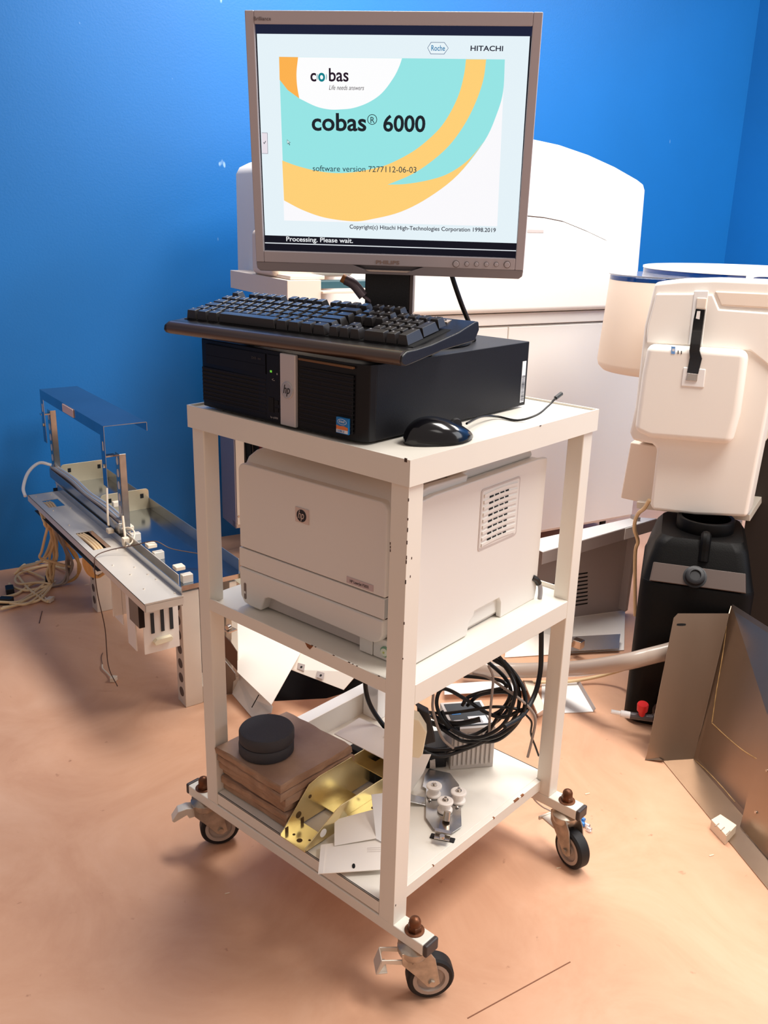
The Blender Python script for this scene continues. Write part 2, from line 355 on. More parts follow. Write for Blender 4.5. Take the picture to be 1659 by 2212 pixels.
def caster(x, y, ang, brake):
    """swivel castor under a foot bar; ang = direction the wheel trails towards"""
    T0 = Matrix.Translation((x, y, 0)) @ Matrix.Rotation(ang, 4, 'Z')
    mb = MB(); mb.T = T0
    R = .0375; tr = .027
    # swivel head, plate, stem
    mb.lathe([(0, .012), (.004, .022), (.012, .0255), (.02, .0255), (.023, .02), (.026, .014)], (0, 0, .078), (0, 0, 1), 24)
    for s in (-1, 1):   # fork cheeks
        yy = s*.0165
        prof = [(-.022, .098), (.020, .098), (.031, .082), (.0355, .060), (.040, .034), (.031, .027), (.020, .030), (.002, .052), (-.020, .076)]
        mb.prism(prof, (0, yy-.0013, 0), (1, 0, 0), (0, 0, 1), (0, .0026, 0))
        mb.cyl((tr, yy+s*.001, R), (tr, yy+s*.005, R), .006, .0055, 6)
        mb.cyl((-.002, yy+s*.001, .078), (-.002, yy+s*.003, .078), .003, .0025, 12)
    mb.prism([(-.022, .098), (.02, .098), (.024, .092), (-.022, .09)], (0, -.0175, 0), (1, 0, 0), (0, 0, 1), (0, .035, 0))
    root = mb.build('caster', RUSTY, cart, bevel=.0008, label='swivel castor with rusty zinc fork')
    mb = MB(); mb.T = T0
    mb.lathe([(-.0125, .0285), (-.0125, .034), (-.009, .0372), (0, R), (.009, .0372), (.0125, .034), (.0125, .0285)], (tr, 0, R), (0, 1, 0), 40, 0, False)
    mb.lathe([(-.0115, 0.0), (-.0115, .010), (-.008, .012), (-.008, .021), (-.0125, .0225), (-.0125, .0288), (.0125, .0288), (.0125, .0225), (.008, .021), (.008, .012), (.0115, .010), (.0115, 0)], (tr, 0, R), (0, 1, 0), 40, 1, False)
    mb.build('wheel', [RUBBER, HUB], root)
    mb = MB(); mb.T = Matrix.Translation((x, y, .1245))
    mb.lathe([(0, .0155), (.0015, .0155), (.0022, .012)], (0, 0, 0), (0, 0, 1), 24)
    mb.lathe([(.002, .0112), (.010, .0112), (.011, .0098)], (0, 0, 0), (0, 0, 1), 6)
    mb.lathe([(.010, .0096), (.018, .0094), (.022, .0075), (.0245, .004), (.0252, 0.0)], (0, 0, 0), (0, 0, 1), 20)
    mb.build('cap_nut', NUT, root)
    if brake:
        mb = MB(); mb.T = T0
        if brake == 1:
            mb.prism([(-.018, .072), (-.030, .070), (-.034, .078), (-.058, .066), (-.062, .070), (-.050, .088), (-.034, .092), (-.018, .090)], (0, -.011, 0), (1, 0, 0), (0, 0, 1), (0, .022, 0))
        elif brake == 2:
            for yy in (-.014, .012): mb.prism([(-.012, .082), (-.052, .086), (-.060, .062), (-.056, .060), (-.046, .078), (-.012, .072)], (0, yy, 0), (1, 0, 0), (0, 0, 1), (0, .0025, 0))
            mb.prism([(-.052, .086), (-.060, .062), (-.057, .061), (-.050, .083)], (0, -.014, 0), (1, 0, 0), (0, 0, 1), (0, .028, 0))
            mb.box(-.060, -.042, -.014, .014, .0595, .062)
        else:
            mb.box(-.048, -.010, -.016, .016, .060, .0635); mb.box(-.050, -.046, -.022, .022, .058, .0655)
        mb.build('brake_lever', GALVW, root, bevel=.0012)
AR = math.atan2(RT.y, RT.x)
caster(t/2, -.030, AR+.15, 2)
caster(t/2, WC+.030, AR+.30, 1)
caster(DC-t/2, -.030, AR-1.05, 3)
caster(DC-t/2, WC+.030, AR+1.2, 0)

# ------------------------------------------------------------------ COMPUTER
PCX, PCY = .010, .4435; PW, PD, PH = .352, .398, .109; PZ = HT-.0035
pcr = math.radians(-90+.66)
pc = thing('desktop_computer', (PCX, PCY, PZ), 'black desktop computer lying flat on the cart top under the keyboard', 'computer', pcr)
TP = frame((PCX, PCY, PZ), pcr)
mb = MB(); mb.T = TP
mb.box(.003, PW-.001, .022, PD, .004, PH); mb.build('chassis', BLKMET, pc, bevel=.0012)
for x, y in ((.03, .04), (PW-.04, .04), (.03, PD-.03), (PW-.04, PD-.03)):
    mb = MB(); mb.T = TP; mb.cyl((x, y, 0), (x, y, .0045), .011, .010, 16); mb.build('foot', RUBBER, pc)
mb = MB(); mb.T = TP                                # bezel: plan outline with rounded ends
out = [(0, .022), (0, .006), (.004, .001), (.02, -.001), (PW/2, -.003), (PW-.035, -.001), (PW-.012, .003), (PW-.002, .010), (PW, .022)]
mb.prism(out, (0, 0, .004), (1, 0, 0), (0, 1, 0), (0, 0, PH-.003)); bez = mb.build('front_bezel', BEZ, pc, bevel=.0015)
def yf(x): return float(np.interp(x, [p[0] for p in out[1:]], [p[1] for p in out[1:]]))
mb = MB(); mb.T = TP                                # louvres: slats left and right of the strip
for k in range(13):
    z = .014+k*.0062
    xa, xb = (.008, .156) if k < 9 else (None, None)
    if xa:
        y = yf(.07); mb.box(xa, xb, y-.0016, y+.002, z, z+.0034)
    y = -.0025; mb.box(.228, .331, y-.0016, y+.004, z, z+.0034)
mb.build('louvre_panel', mat('louvre_black', (17, 16, 20), .42, spec=.3), pc, bevel=.0006)
mb = MB(); mb.T = TP
for k in range(13):
    z = .0175+k*.0062
    if k < 8: mb.box(.008, .156, yf(.07)-.0009, yf(.07), z, z+.0026)
    mb.box(.228, .331, -.0036, -.002, z, z+.0026)
mb.build('vent_slots', SLOT, pc)
mb = MB(); mb.T = TP; mb.box(.228, .3325, -.0062, -.001, .1035, .1065); mb.build('bezel_ridge', mat('bronze_edge', (120, 84, 52), .35, metal=.3), pc, bevel=.0008)
mb = MB(); mb.T = TP
mb.box(.020, .158, -.0035, .004, .074, .104); mb.box(.0205, .1575, -.0042, 0, .0875, .1035); mb.box(.0205, .1575, -.0042, 0, .0745, .0865)
mb.text('DVD', (.128, -.0043, .0935), (1, 0, 0), (0, 0, 1), w=.010, m=1); mb.text('RW', (.142, -.0043, .0935), (1, 0, 0), (0, 0, 1), w=.0065, m=1)
mb.build('optical_drive', [BEZ, mat('drive_print', (70, 68, 72), .6)], pc, bevel=.0006)
mb = MB(); mb.T = TP
mb.box(.1605, .188, -.0044, 0, .010, .104); mb.build('port_column', BEZ, pc, bevel=.0006)
mb = MB(); mb.T = TP
mb.box(.165, .175, -.0052, -.0035, .020, .042); mb.box(.178, .185, -.0052, -.0035, .022, .028); mb.box(.178, .185, -.0052, -.0035, .033, .039)
mb.build('port', SLOT, pc)
mb = MB(); mb.T = TP
for x, z in ((.1685, .0785), (.1705, .0785)): mb.box(x, x+.0012, -.0052, -.004, z, z+.003)
mb.build('status_light', LED, pc)
mb = MB(); mb.T = TP; mb.text('hp rp5800', (.168, -.0045, .0115), (1, 0, 0), (0, 0, 1), w=.016, m=0)
mb.text('<-', (.172, -.0045, .066), (1, 0, 0), (0, 0, 1), w=.006, m=0); mb.box(.182, .184, -.0048, -.0043, .0765, .079)
mb.build('lettering', mat('grey_print', (150, 145, 145), .6), pc)
mb = MB(); mb.T = TP; mb.box(.1915, .2235, -.0075, .004, .0055, .1095); st = mb.build('silver_strip', SILV, pc, bevel=.0016, label='silver vertical strip with a round badge')
mb = MB(); mb.T = TP
mb.lathe([(0, .0125), (.0014, .0121), (.0018, .0115)], (.2075, -.0073, .058), (0, -1, 0), 32, 0)
mb.text('hp', (.2010, -.0093, .0535), (1, 0, 0), (0, 0, 1), w=.0135, h=.013, m=1, bold=.0, shear=.25, ext=.0003)
mb.build('badge', [mat('badge_grey', (190, 186, 186), .25, metal=.4), INK], st)
mb = MB(); mb.T = TP                                 # processor sticker
yb = -.0078
mb.box(.305, .3275, yb, yb+.004, .0135, .0355, 0); mb.box(.3055, .327, yb-.0002, yb+.001, .0145, .0190, 1)
mb.prism([(0, 0), (.0215, 0), (.0215, .004), (.014, .0055), (.006, .0045), (0, .0055)], (.3055, yb-.0003, .0190), (1, 0, 0), (0, 0, 1), (0, .0005, 0), 2)
o_ = [(math.cos(a)*.0085, math.sin(a)*.004) for a in np.linspace(0, 2*PI, 24, endpoint=False)]
mb.prism(o_, (.3160, yb-.0003, .0298), (1, 0, 0), (0, 0, 1), (0, .0004, 0), 1)
o_ = [(math.cos(a)*.0078, math.sin(a)*.0034) for a in np.linspace(0, 2*PI, 24, endpoint=False)]
mb.prism(o_, (.3160, yb-.0005, .0298), (1, 0, 0), (0, 0, 1), (0, .0004, 0), 0)
mb.text('intel', (.3110, yb-.0006, .0288), (1, 0, 0), (0, 0, 1), w=.010, h=.004, m=1, ext=.0002)
mb.text('CORE i3', (.3075, yb-.0006, .0155), (1, 0, 0), (0, 0, 1), w=.013, h=.003, m=0, ext=.0002)
mb.build('sticker', [mat('sticker_blue', (30, 120, 190), .35), LBLW, mat('sticker_orange', (220, 120, 60), .4)], pc)
mb = MB(); mb.T = TP                                 # barcode label on the right side
mb.box(PW-.0012, PW-.0006, PD-.017, PD-.006, .010, .078, 0)
for k in range(20):
    z = .012+k*.0022; mb.box(PW-.0007, PW-.0002, PD-.016, PD-.007, z, z+.0006+.0008*random.random(), 1)
mb.build('barcode_label', [LBLW, INK], pc)
ZT = PZ+PH

# ------------------------------------------------------------------ KEYBOARD
ky = math.radians(5.5); KP = V(.034, .264, ZT)
kr = ky-PI/2
kb = thing('keyboard', KP, 'black full size keyboard tilted on the computer, overhanging its front', 'keyboard', kr)
tilt = math.radians(9.5)
TK = frame(KP, kr) @ Matrix.Translation((0, 0, .012)) @ Matrix.Rotation(tilt, 4, 'X')
KW = .4575
# body: side profile swept across, ends bowed outward at the front palm lip
def kprof(f): # (y,z) bottom/top outline
    return [(-.030, .000), (-.033, .005), (-.030, .012), (-.020, .0155), (0, .0135), (.03, .012), (.09, .0135), (.135, .018), (.142, .016), (.143, .004), (.13, -.009), (.10, -.006), (.05, -.002), (-.01, -.003), (-.024, -.003)]
mb = MB(); mb.T = TK
P0 = kprof(0)
def kx(side, y): # plan curve of the ends
    q = max(0, (y+.033)/.176); return side*(KW/2-.006+.012*math.sin(q*PI*.5)) if side > 0 else side*(KW/2+.004-.002*q)
mb.hexa([V(kx(-1, y), y, z) for y, z in P0], [V(kx(1, y), y, z) for y, z in P0])
mb.build('body', KBODY, kb, bevel=.002, seg=3)
mb = MB(); mb.T = TK; mb.tube([(-KW/2+.004, -.0235, .0068), (KW/2-.008, -.0235, .0068)], .0098, 20, smooth=False); mb.build('palm_lip', mat('lip_reflection', (58, 38, 27), .36, coat=.5, spec=.9, cr=.25), kb)  # brown base colour holds the floor's reflection; the plastic itself is black
mb = MB(); mb.T = TK; mb.box(-KW/2+.006, KW/2-.012, .004, .131, .0125, .0142); mb.build('key_well', SLOT, kb)
for sx in (-.18, .17):
    mb = MB(); mb.T = TK; mb.box(sx-.012, sx+.012, .098, .118, -.028, -.005); mb.build('flip_foot', KBODY, kb, bevel=.002)
keyn = 0
def key(x, row, w=1, h=1, z=0, blank=False):
    """x in key units from the left edge; row 0 = front row"""
    global keyn
    U = .0190; keyn += 1
    yb = .006+row*U+(.006 if row == 5 else 0); x0 = -KW/2+.010+x*U
    zb = .0145+.0007*row+(.001 if row >= 4 else 0); kh = .0122+(.0012 if row in (0, 5) else 0)
    lx, ly = w*U-.0012, h*U-.0012; ix, iy0, iy1 = .0030, .0014, .0038
    b = [(x0, yb, zb), (x0+lx, yb, zb), (x0+lx, yb+ly, zb), (x0, yb+ly, zb)]
    tp = [(x0+ix, yb+iy0, zb+kh), (x0+lx-ix, yb+iy0, zb+kh), (x0+lx-ix, yb+ly-iy1, zb+kh+.0008), (x0+ix, yb+ly-iy1, zb+kh+.0008)]
    mb = MB(); mb.T = TK; mb.hexa([V(*p) for p in b], [V(*p) for p in tp])
    if not blank: mb.box(x0+ix+.002, x0+ix+.0046, yb+ly-iy1-.0052, yb+ly-iy1-.0020, zb+kh-.0002, zb+kh+.0009, 1)
    mb.build('key', [KEY, KEYL], kb, bevel=.0009, seg=2)
for x in [0, 2, 3, 4, 5, 6.5, 7.5, 8.5, 9.5, 11, 12, 13, 14, 15.25, 16.25, 17.25]: key(x, 5)
for i in range(13): key(i, 4)
key(13, 4, 2); key(15.25, 4); key(16.25, 4); key(17.25, 4)
for i in range(4): key(18.5+i, 4)
key(0, 3, 1.5)
for i in range(12): key(1.5+i, 3)
key(13.5, 3, 1.5); key(15.25, 3); key(16.25, 3); key(17.25, 3)
for i in range(3): key(18.5+i, 3)
key(21.5, 2, 1, 2)
key(0, 2, 1.75)
for i in range(11): key(1.75+i, 2)
key(12.75, 2, 2.25)
for i in range(3): key(18.5+i, 2)
key(0, 1, 1.25)
for i in range(11): key(1.25+i, 1)
key(12.25, 1, 2.75); key(16.25, 1)
for i in range(3): key(18.5+i, 1)
key(21.5, 0, 1, 2)
key(0, 0, 1.25); key(1.25, 0, 1.25); key(2.5, 0, 1.25); key(3.75, 0, 6.25, 1, 0, True); key(10, 0, 1.25); key(11.25, 0, 1.25); key(12.5, 0, 1.25); key(13.75, 0, 1.25)
key(15.25, 0); key(16.25, 0); key(17.25, 0); key(18.5, 0, 2); key(20.5, 0)
mb = MB(); mb.T = TK
bx = KW/2-.052; by = .1335
mb.box(bx, bx+.020, .118, .131, .0165, .0178, 0)
o_ = [(math.cos(a)*.0048, math.sin(a)*.0048) for a in np.linspace(0, 2*PI, 20, endpoint=False)]
mb.prism(o_, (bx+.010, .1245, .0178), (1, 0, 0), (0, 1, 0), (0, 0, .0004), 1)
mb.text('hp', (bx+.0068, .1225, .0181), (1, 0, 0), (0, 1, 0), w=.0062, h=.005, m=0, shear=.2)
mb.build('badge', [mat('badge_gold', (216, 196, 176), .35, metal=.2), INK], kb)
for k in range(3):
    mb = MB(); mb.T = TK; x = .142+k*.021; mb.box(x, x+.004, .112, .114, .0155, .0166); mb.build('indicator', mat('indicator', (200, 160, 80), .4), kb)

# ------------------------------------------------------------------ MONITOR
MC = V(.1719, .2004, 1.2531); ma = math.radians(35.9048); mtl = math.radians(-7.0836)
nr = V(-math.cos(ma), -math.sin(ma), 0); MX = V(math.sin(ma), -math.cos(ma), 0); MZ = V(0, 0, 1)*math.cos(mtl)-nr*math.sin(mtl); MY = MZ.cross(MX)
TM = Matrix((MX, MY, MZ)).transposed().to_4x4(); TM.translation = MC
MB0 = V(MC.x, MC.y, 0)-nr*.075; MB0.z = ZT
mon = thing('computer_monitor', MB0, 'silver flat monitor with glowing start screen standing on the black computer', 'monitor', ma-PI/2)
SW, SH = .3763, .301
x0, x1, z0, z1 = -SW/2-.0125, SW/2+.0125, -SH/2-.0295, SH/2+.0165
mb = MB(); mb.T = TM                                # bezel frame with opening
zc = -SH/2-.0165
for b in ((x0, -SW/2, zc, z1), (SW/2, x1, zc, z1), (-SW/2, SW/2, SH/2, z1), (-SW/2, SW/2, zc, -SH/2)):
    mb.box(b[0], b[1], -.004, .010, b[2], b[3])
fr = mb.build('bezel', MONG, mon, bevel=.0012)
mb = MB(); mb.T = TM
mb.prism([(x0, zc), (-.055, zc+.001), (-.035, zc-.0065), (.035, zc-.0065), (.055, zc+.001), (x1, zc), (x1-.001, z0+.004), (x1-.006, z0), (x0+.006, z0), (x0+.001, z0+.004)], (0, -.0035, 0), (1, 0, 0), (0, 0, 1), (0, .013, 0))
mb.build('chin', MONG2, mon, bevel=.0012, label='darker grey lower edge of the monitor')
mb = MB(); mb.T = TM; mb.prism([(-.034, zc-.0065), (.034, zc-.0065), (.028, zc-.0085), (-.028, zc-.0085)], (0, -.0045, 0), (1, 0, 0), (0, 0, 1), (0, .003, 0)); mb.build('chin_accent', mat('accent_silver', (216, 206, 196), .25, metal=.5), mon)
mb = MB(); mb.T = TM                                # back shell
mb.box(x0+.001, x1-.001, .010, .022, z0+.003, z1-.001)
mb.hexa([V(x0+.02, .022, z0+.02), V(x1-.02, .022, z0+.02), V(x1-.02, .022, z1-.02), V(x0+.02, .022, z1-.02)], [V(x0+.07, .052, z0+.06), V(x1-.07, .052, z0+.06), V(x1-.07, .052, z1-.06), V(x0+.07, .052, z1-.06)])
mb.build('rear_shell', MONG2, mon, bevel=.003)
# screen picture. zoom-frame coordinates of the picture -> panel coordinates
src = [(75, 122), (1535, 138), (1447, 1357), (130, 1332)]; dst = [(-SW/2, SH/2), (SW/2, SH/2), (SW/2, -SH/2), (-SW/2, -SH/2)]
A = []; Bv = []
for (x, y), (u, v) in zip(src, dst):
    A.append([x, y, 1, 0, 0, 0, -u*x, -u*y]); Bv.append(u); A.append([0, 0, 0, x, y, 1, -v*x, -v*y]); Bv.append(v)
hm = np.linalg.solve(np.array(A, float), np.array(Bv, float))
def sc(x, y):
    w_ = hm[6]*x+hm[7]*y+1; return ((hm[0]*x+hm[1]*y+hm[2])/w_, (hm[3]*x+hm[4]*y+hm[5])/w_)
SM = {}; SL = []
def smat(rgb, es=1.):
    if rgb not in SM:
        SM[rgb] = len(SL); mm = mat('screen_%d_%d_%d' % rgb, (4, 4, 5), .35, emit=rgb, es=es, spec=.15); SL.append(mm)
    return SM[rgb]
ms = MB(); ms.T = TM; lay = [0]
def spoly(pts, rgb, raw=False):
    lay[0] += 1; y = .0030-lay[0]*.00006
    P = pts if raw else [sc(*p) for p in pts]
    ms._a([(a, y, b) for a, b in P], [tuple(range(len(P)))], smat(rgb), False)
def curve(pts, n=5):
    P = [Vector(p) for p in pts]; out = []
    for i in range(len(P)-1):
        p0 = P[i-1] if i else P[0]*2-P[1]; p1, p2 = P[i], P[i+1]; p3 = P[i+2] if i+2 < len(P) else P[-1]*2-P[-2]
        for k in range(n):
            s_ = k/n; out.append(tuple(.5*((2*p1)+(p2-p0)*s_+(2*p0-5*p1+4*p2-p3)*s_*s_+(3*p1-p0-3*p2+p3)*s_**3)))
    out.append(tuple(P[-1])); return out
spoly([(-SW/2-.001, -SH/2-.001), (SW/2+.001, -SH/2-.001), (SW/2+.001, SH/2+.001), (-SW/2-.001, SH/2+.001)], (14, 16, 26), True)
spoly([(76, 122), (1534, 138), (1531, 190), (78, 174)], (26, 32, 56))
spoly([(84, 173), (1522, 190), (1452, 1280), (131, 1252)], (229, 242, 248))
spoly([(131, 1252), (1452, 1280), (1447, 1356), (130, 1332)], (16, 18, 30))
spoly([(131, 1290), (1449, 1317), (1449, 1322), (131, 1295)], (225, 230, 235))
spoly([(203, 297), (1392, 312), (1352, 1192), (233, 1172)], (250, 249, 252))
outer = [(1392, 312), (1383, 480), (1350, 600), (1285, 745), (1150, 920), (1000, 1040), (850, 1120), (700, 1160), (600, 1173), (450, 1155), (330, 1115), (232, 1065)]
TEAL = (150, 228, 228); YEL = (254, 208, 120)
spoly([(203, 297)]+curve(outer), TEAL)
inner = [(222, 852), (300, 880), (400, 905), (500, 917), (600, 912), (700, 893), (780, 870), (880, 820), (960, 765), (1050, 680), (1110, 590), (1155, 490), (1180, 390), (1190, 311)]
in2 = [(1295, 312), (1280, 420), (1240, 540), (1180, 660), (1100, 770), (1000, 860), (900, 925), (780, 977)]
in3 = [(780, 977), (880, 972), (1000, 950), (1100, 915), (1200, 845), (1285, 745)]
spoly(curve(inner)+curve(in2)+curve(in3)[1:]+curve(outer[3:])[1:], YEL)
wl = [(305, 299), (297, 380), (300, 450), (312, 520)]; wr = [(312, 520), (400, 562), (470, 578), (530, 578), (600, 570), (680, 540), (750, 490), (810, 410), (840, 350), (855, 306)]
spoly(curve(wl)+curve(wr)[1:], (253, 253, 254))
spoly([(204, 297), (305, 299)]+curve(wl)[1:]+[(250, 475), (207, 420)], (252, 178, 80))
spoly([(112, 703), (143, 704), (146, 817), (114, 816)], (120, 116, 130)); spoly([(112, 705), (141, 706), (144, 815), (114, 814)], (232, 224, 232))
spoly([(121, 757), (126, 765), (135, 750), (133, 747), (126, 759), (122, 754)], (60, 60, 70))
spoly([(247, 739), (249, 765), (255, 760), (260, 771), (264, 769), (259, 758), (267, 757)], (90, 110, 115)); spoly([(249, 743), (250, 761), (255, 756), (263, 756)], (215, 240, 240))
hx = [(988, 250), (1007, 220), (1078, 221), (1099, 252), (1076, 285), (1005, 284)]; hc = (1043, 252)
spoly(hx, (60, 90, 130)); spoly([(hc[0]+(x-hc[0])*.955, hc[1]+(y-hc[1])*.92) for x, y in hx], (232, 244, 249))
def stext(st, x, y, x2, y2, rgb, hgt=None, bold=0., shear=0.):
    """baseline from zoom (x,y) to (x2,y2)"""
    lay[0] += 1
    a, b = sc(x, y), sc(x2, y2); w_ = math.hypot(b[0]-a[0], b[1]-a[1]); ux = ((b[0]-a[0])/w_, 0, (b[1]-a[1])/w_); uy = (-ux[2], 0, ux[0])
    h_ = None
    if hgt: c_ = sc(x, y-hgt); h_ = math.hypot(c_[0]-a[0], c_[1]-a[1])
    ms.text(st, (a[0], .0030-lay[0]*.00006, a[1]), ux, uy, w=w_, h=h_, m=smat(rgb), ext=.0002, bold=bold, shear=shear)
INKC = (28, 34, 42)
stext('Roche', 1008, 265, 1080, 266, (28, 120, 170), 30, .01)
stext('HITACHI', 1213, 266, 1382, 268, (40, 42, 58), 28, .02)
stext('c', 372, 427, 403, 427, (40, 26, 42), 66, .02); stext('o', 413, 427, 450, 427, (16, 128, 140), 66, .03); stext('bas', 470, 427, 574, 428, (40, 26, 42), 72, .015)
for s_, xx in ((-1, 411), (1, 453)):   # the small arcs beside the o
    pts = [(xx+s_*(6*math.cos(a)), 405+17*math.sin(a)) for a in np.linspace(-1.2, 1.2, 7)]+[(xx+s_*(3*math.cos(a)-1), 405+16*math.sin(a)) for a in np.linspace(1.2, -1.2, 7)]
    spoly(pts, (60, 150, 160))
stext('Life needs answers', 470, 473, 656, 475, (72, 60, 66), 26, 0, .3)
stext('cobas', 380, 689, 668, 691, INKC, 95, .020)
stext('R', 690, 650, 712, 650, INKC, 34, .0)
pts = [(699+26*math.cos(a), 631+28*math.sin(a)) for a in np.linspace(0, 2*PI, 33)]+[(699+22.5*math.cos(a), 631+24.5*math.sin(a)) for a in np.linspace(2*PI, 0, 33)]
lay[0] += 1; yy_ = .003-lay[0]*.00006
P_ = [sc(*p) for p in pts]; n_p = 33
ms._a([(a, yy_, b) for a, b in P_], [(i, i+1, 2*n_p-2-i, 2*n_p-1-i) for i in range(n_p-1)], smat(INKC), False)
stext('6000', 757, 692, 977, 695, INKC, 87, .022)
stext('software version 7277112-06-03', 386, 907, 931, 912, (40, 62, 72), 32)
stext('Copyright(c) Hitachi High-Technologies Corporation 1998.2019', 581, 1211, 1344, 1222, (44, 44, 58), 22, .012)
stext('Processing. Please wait.', 246, 1281, 599, 1287, (236, 238, 240), 25, .012)
ms.build('screen', SL, mon, smooth=False, label='lit screen with orange and turquoise start page')
# buttons and lettering
def bz(x, y): return sc(x, y)
for k, (px_, r_) in enumerate(((1139, .0042), (1195, .0029), (1245, .0029), (1296, .0029), (1347, .0029), (1403, .0042))):
    a, b = bz(px_, 1388)
    mb = MB(); mb.T = TM; mb.lathe([(0, r_*1.2), (.0008, r_*1.2)], (a, -.004, b), (0, -1, 0), 24, 1); mb.lathe([(0, r_), (.0012, r_), (.0016, r_*.8)], (a, -.0042, b), (0, -1, 0), 24, 0)
    mb.build('button', [MONG, mat('button_ring', (110, 98, 94), .4)] if k == 0 else [MONG, MATS['button_ring']], fr)
mb = MB(); mb.T = TM
a, b = bz(722, 1392); a2, _ = bz(845, 1394); mb.text('PHILIPS', (a, -.0042, b), (1, 0, 0), (0, 0, 1), w=a2-a, h=.0052, bold=.03)
a, b = bz(75, 103); a2, _ = bz(165, 104); mb.text('Brilliance', (a, -.0042, b), (1, 0, 0), (0, 0, 1), w=a2-a, h=.0048, m=1)
mb.build('lettering', [mat('raised_letters', (160, 144, 138), .3, metal=.5), mat('printed_letters', (112, 102, 104), .5)], fr)
# stand
zn = ZT
sb = V(MB0.x, MB0.y, 0)
TS = frame((MB0.x, MB0.y, 0), ma-PI/2)
mb = MB(); mb.T = TS
mb.prism([(math.cos(a)*.13, math.sin(a)*.10) for a in np.linspace(0, 2*PI, 40, endpoint=False)], (0, .0, ZT), (1, 0, 0), (0, 1, 0), (0, 0, .012)); mb.build('base', BLACKG, mon, bevel=.003)
mb = MB(); mb.T = TS; mb.box(-.036, .034, -.022, .018, ZT+.010, ZT+.075); mb.box(-.038, .031, -.026, .014, ZT+.05, ZT+.25); mb.build('neck', BLACK, mon, bevel=.002)
mb = MB(); mb.T = TS; mb.box(.031, .0365, -.026, .016, ZT+.045, ZT+.24); mb.build('neck_side', mat('neck_grey', (112, 100, 98), .4), mon, bevel=.001)
mb = MB(); mb.T = TS; mb.tube([(-.034, -.027, ZT+.045), (.03, -.027, ZT+.045)], .0045, 10); mb.build('neck_ridge', BLACK, mon)
mb = MB(); mb.tube([onp(966, 560, MC-nr*.06, nr), onp(980, 608, MC-nr*.06, nr), onp(998, 660, MC-nr*.07, nr), onp(1016, 705, MC-nr*.09, nr), onp(1024, 735, MC-nr*.11, nr)], .0038, 10); mb.build('power_cable', CABLEB, mon)
Pq = MC-nr*.05
mb = MB(); a, b, c_ = onp(746, 604, Pq, nr), onp(765, 615, Pq, nr), onp(785, 640, Pq, nr)
mb.tube([a, b, c_], .0078, 14, 0, 3); mb.cyl(a-(b-a).normalized()*.006, a+(b-a).normalized()*.002, .0068, .0068, 16, 1)
mb.tube([c_, onp(798, 650, Pq, nr), onp(815, 668, Pq-nr*.02, nr)], .0028, 8, 0)
mb.build('signal_connector', [mat('connector_grey', (120, 106, 112), .35, metal=.3), ORANGE], mon)

# ------------------------------------------------------------------ MOUSE
ma2 = fl(877, 950, HT-.0035); mb2 = fl(1018, 933, HT-.0035); mc_ = (ma2+mb2)/2; ang = math.atan2((mb2-ma2).y, (mb2-ma2).x)
mc_ = V(.116, .046, HT-.0035)
mouse = thing('computer_mouse', mc_, 'glossy black computer mouse on the front right of the cart top', 'mouse', ang)
def ell(nx=26, ny=14):
    pts = []; fs = []
    for i in range(nx+1):
        s_ = i/nx; x = -.056+.112*s_
        wd_ = .031*math.sin(PI*min(1, max(0, s_)))**.42*(1-.12*math.cos(PI*s_*1.6)); hh = .036*math.sin(PI*s_**.72)**.6*(1-.22*s_)
        for k in range(ny+1):
            t_ = PI*k/ny; pts.append(V(x, -math.cos(t_)*wd_, .003+math.sin(t_)**.75*hh))
    for i in range(nx):
        for k in range(ny): fs.append((i*(ny+1)+k, i*(ny+1)+k+1, (i+1)*(ny+1)+k+1, (i+1)*(ny+1)+k))
        fs.append((i*(ny+1), (i+1)*(ny+1), (i+1)*(ny+1)+ny, i*(ny+1)+ny))
    return pts, fs
TMo = frame(mc_, ang)
mb = MB(); mb.T = TMo; p_, f_ = ell(); mb._a(p_, f_); mb.build('shell', BLACKG, mouse, angle=60)
mb = MB(); mb.T = TMo; mb.prism([(math.cos(a)*.055, math.sin(a)*.030) for a in np.linspace(0, 2*PI, 36, endpoint=False)], (0, 0, 0), (1, 0, 0), (0, 1, 0), (0, 0, .004)); mb.build('base', BLACK, mouse, bevel=.001)
mb = MB(); mb.T = TMo; mb.lathe([(-.0035, .0095), (0, .011), (.0035, .0095)], (.028, 0, .0195), (0, 1, 0), 20); mb.build('scroll_wheel', RUBBER, mouse)
zc_ = HT-.0035
mb = MB(); cp = [fl(1008, 915, zc_+.016), fl(1040, 900, zc_+.012), fl(1075, 900, zc_+.004), fl(1118, 908, zc_+.0025), fl(1160, 896, zc_+.010), fl(1185, 876, zc_+.02), fl(1200, 860, zc_+.03), fl(1213, 850, zc_+.036)]
mb.tube(cp[:7], .0018, 8); mb.tube(cp[6:], .0034, 8); mb.build('cord', CABLEB, mouse)

# ------------------------------------------------------------------ PRINTER
PRX, PRY = .0332, .3933; pra = math.radians(1.76-90)
pr = thing('laser_printer', (PRX, PRY, ZM), 'off-white laser printer on the middle shelf of the cart', 'printer', pra)
TPr = frame((PRX, PRY, ZM), pra)
PWd, PDp = .3575, .372
def prs(name, f, mats, parent=None, **k):
    mb = MB(); mb.T = TPr; f(mb); return mb.build(name, mats, parent or pr, **k)
def rnd(x0, x1, z0, z1, r0, r1, n=6):
    P = []
    for cx, cz, a0, r in ((x1-r0, z0+r0, -PI/2, r0), (x1-r1, z1-r1, 0, r1), (x0+r1, z1-r1, PI/2, r1), (x0+r0, z0+r0, PI, r0)):
        for k in range(n+1): P.append((cx+r*math.cos(a0+k*PI/2/n), cz+r*math.sin(a0+k*PI/2/n)))
    return P
YZ = dict(ux=(0, 1, 0), uy=(0, 0, 1))
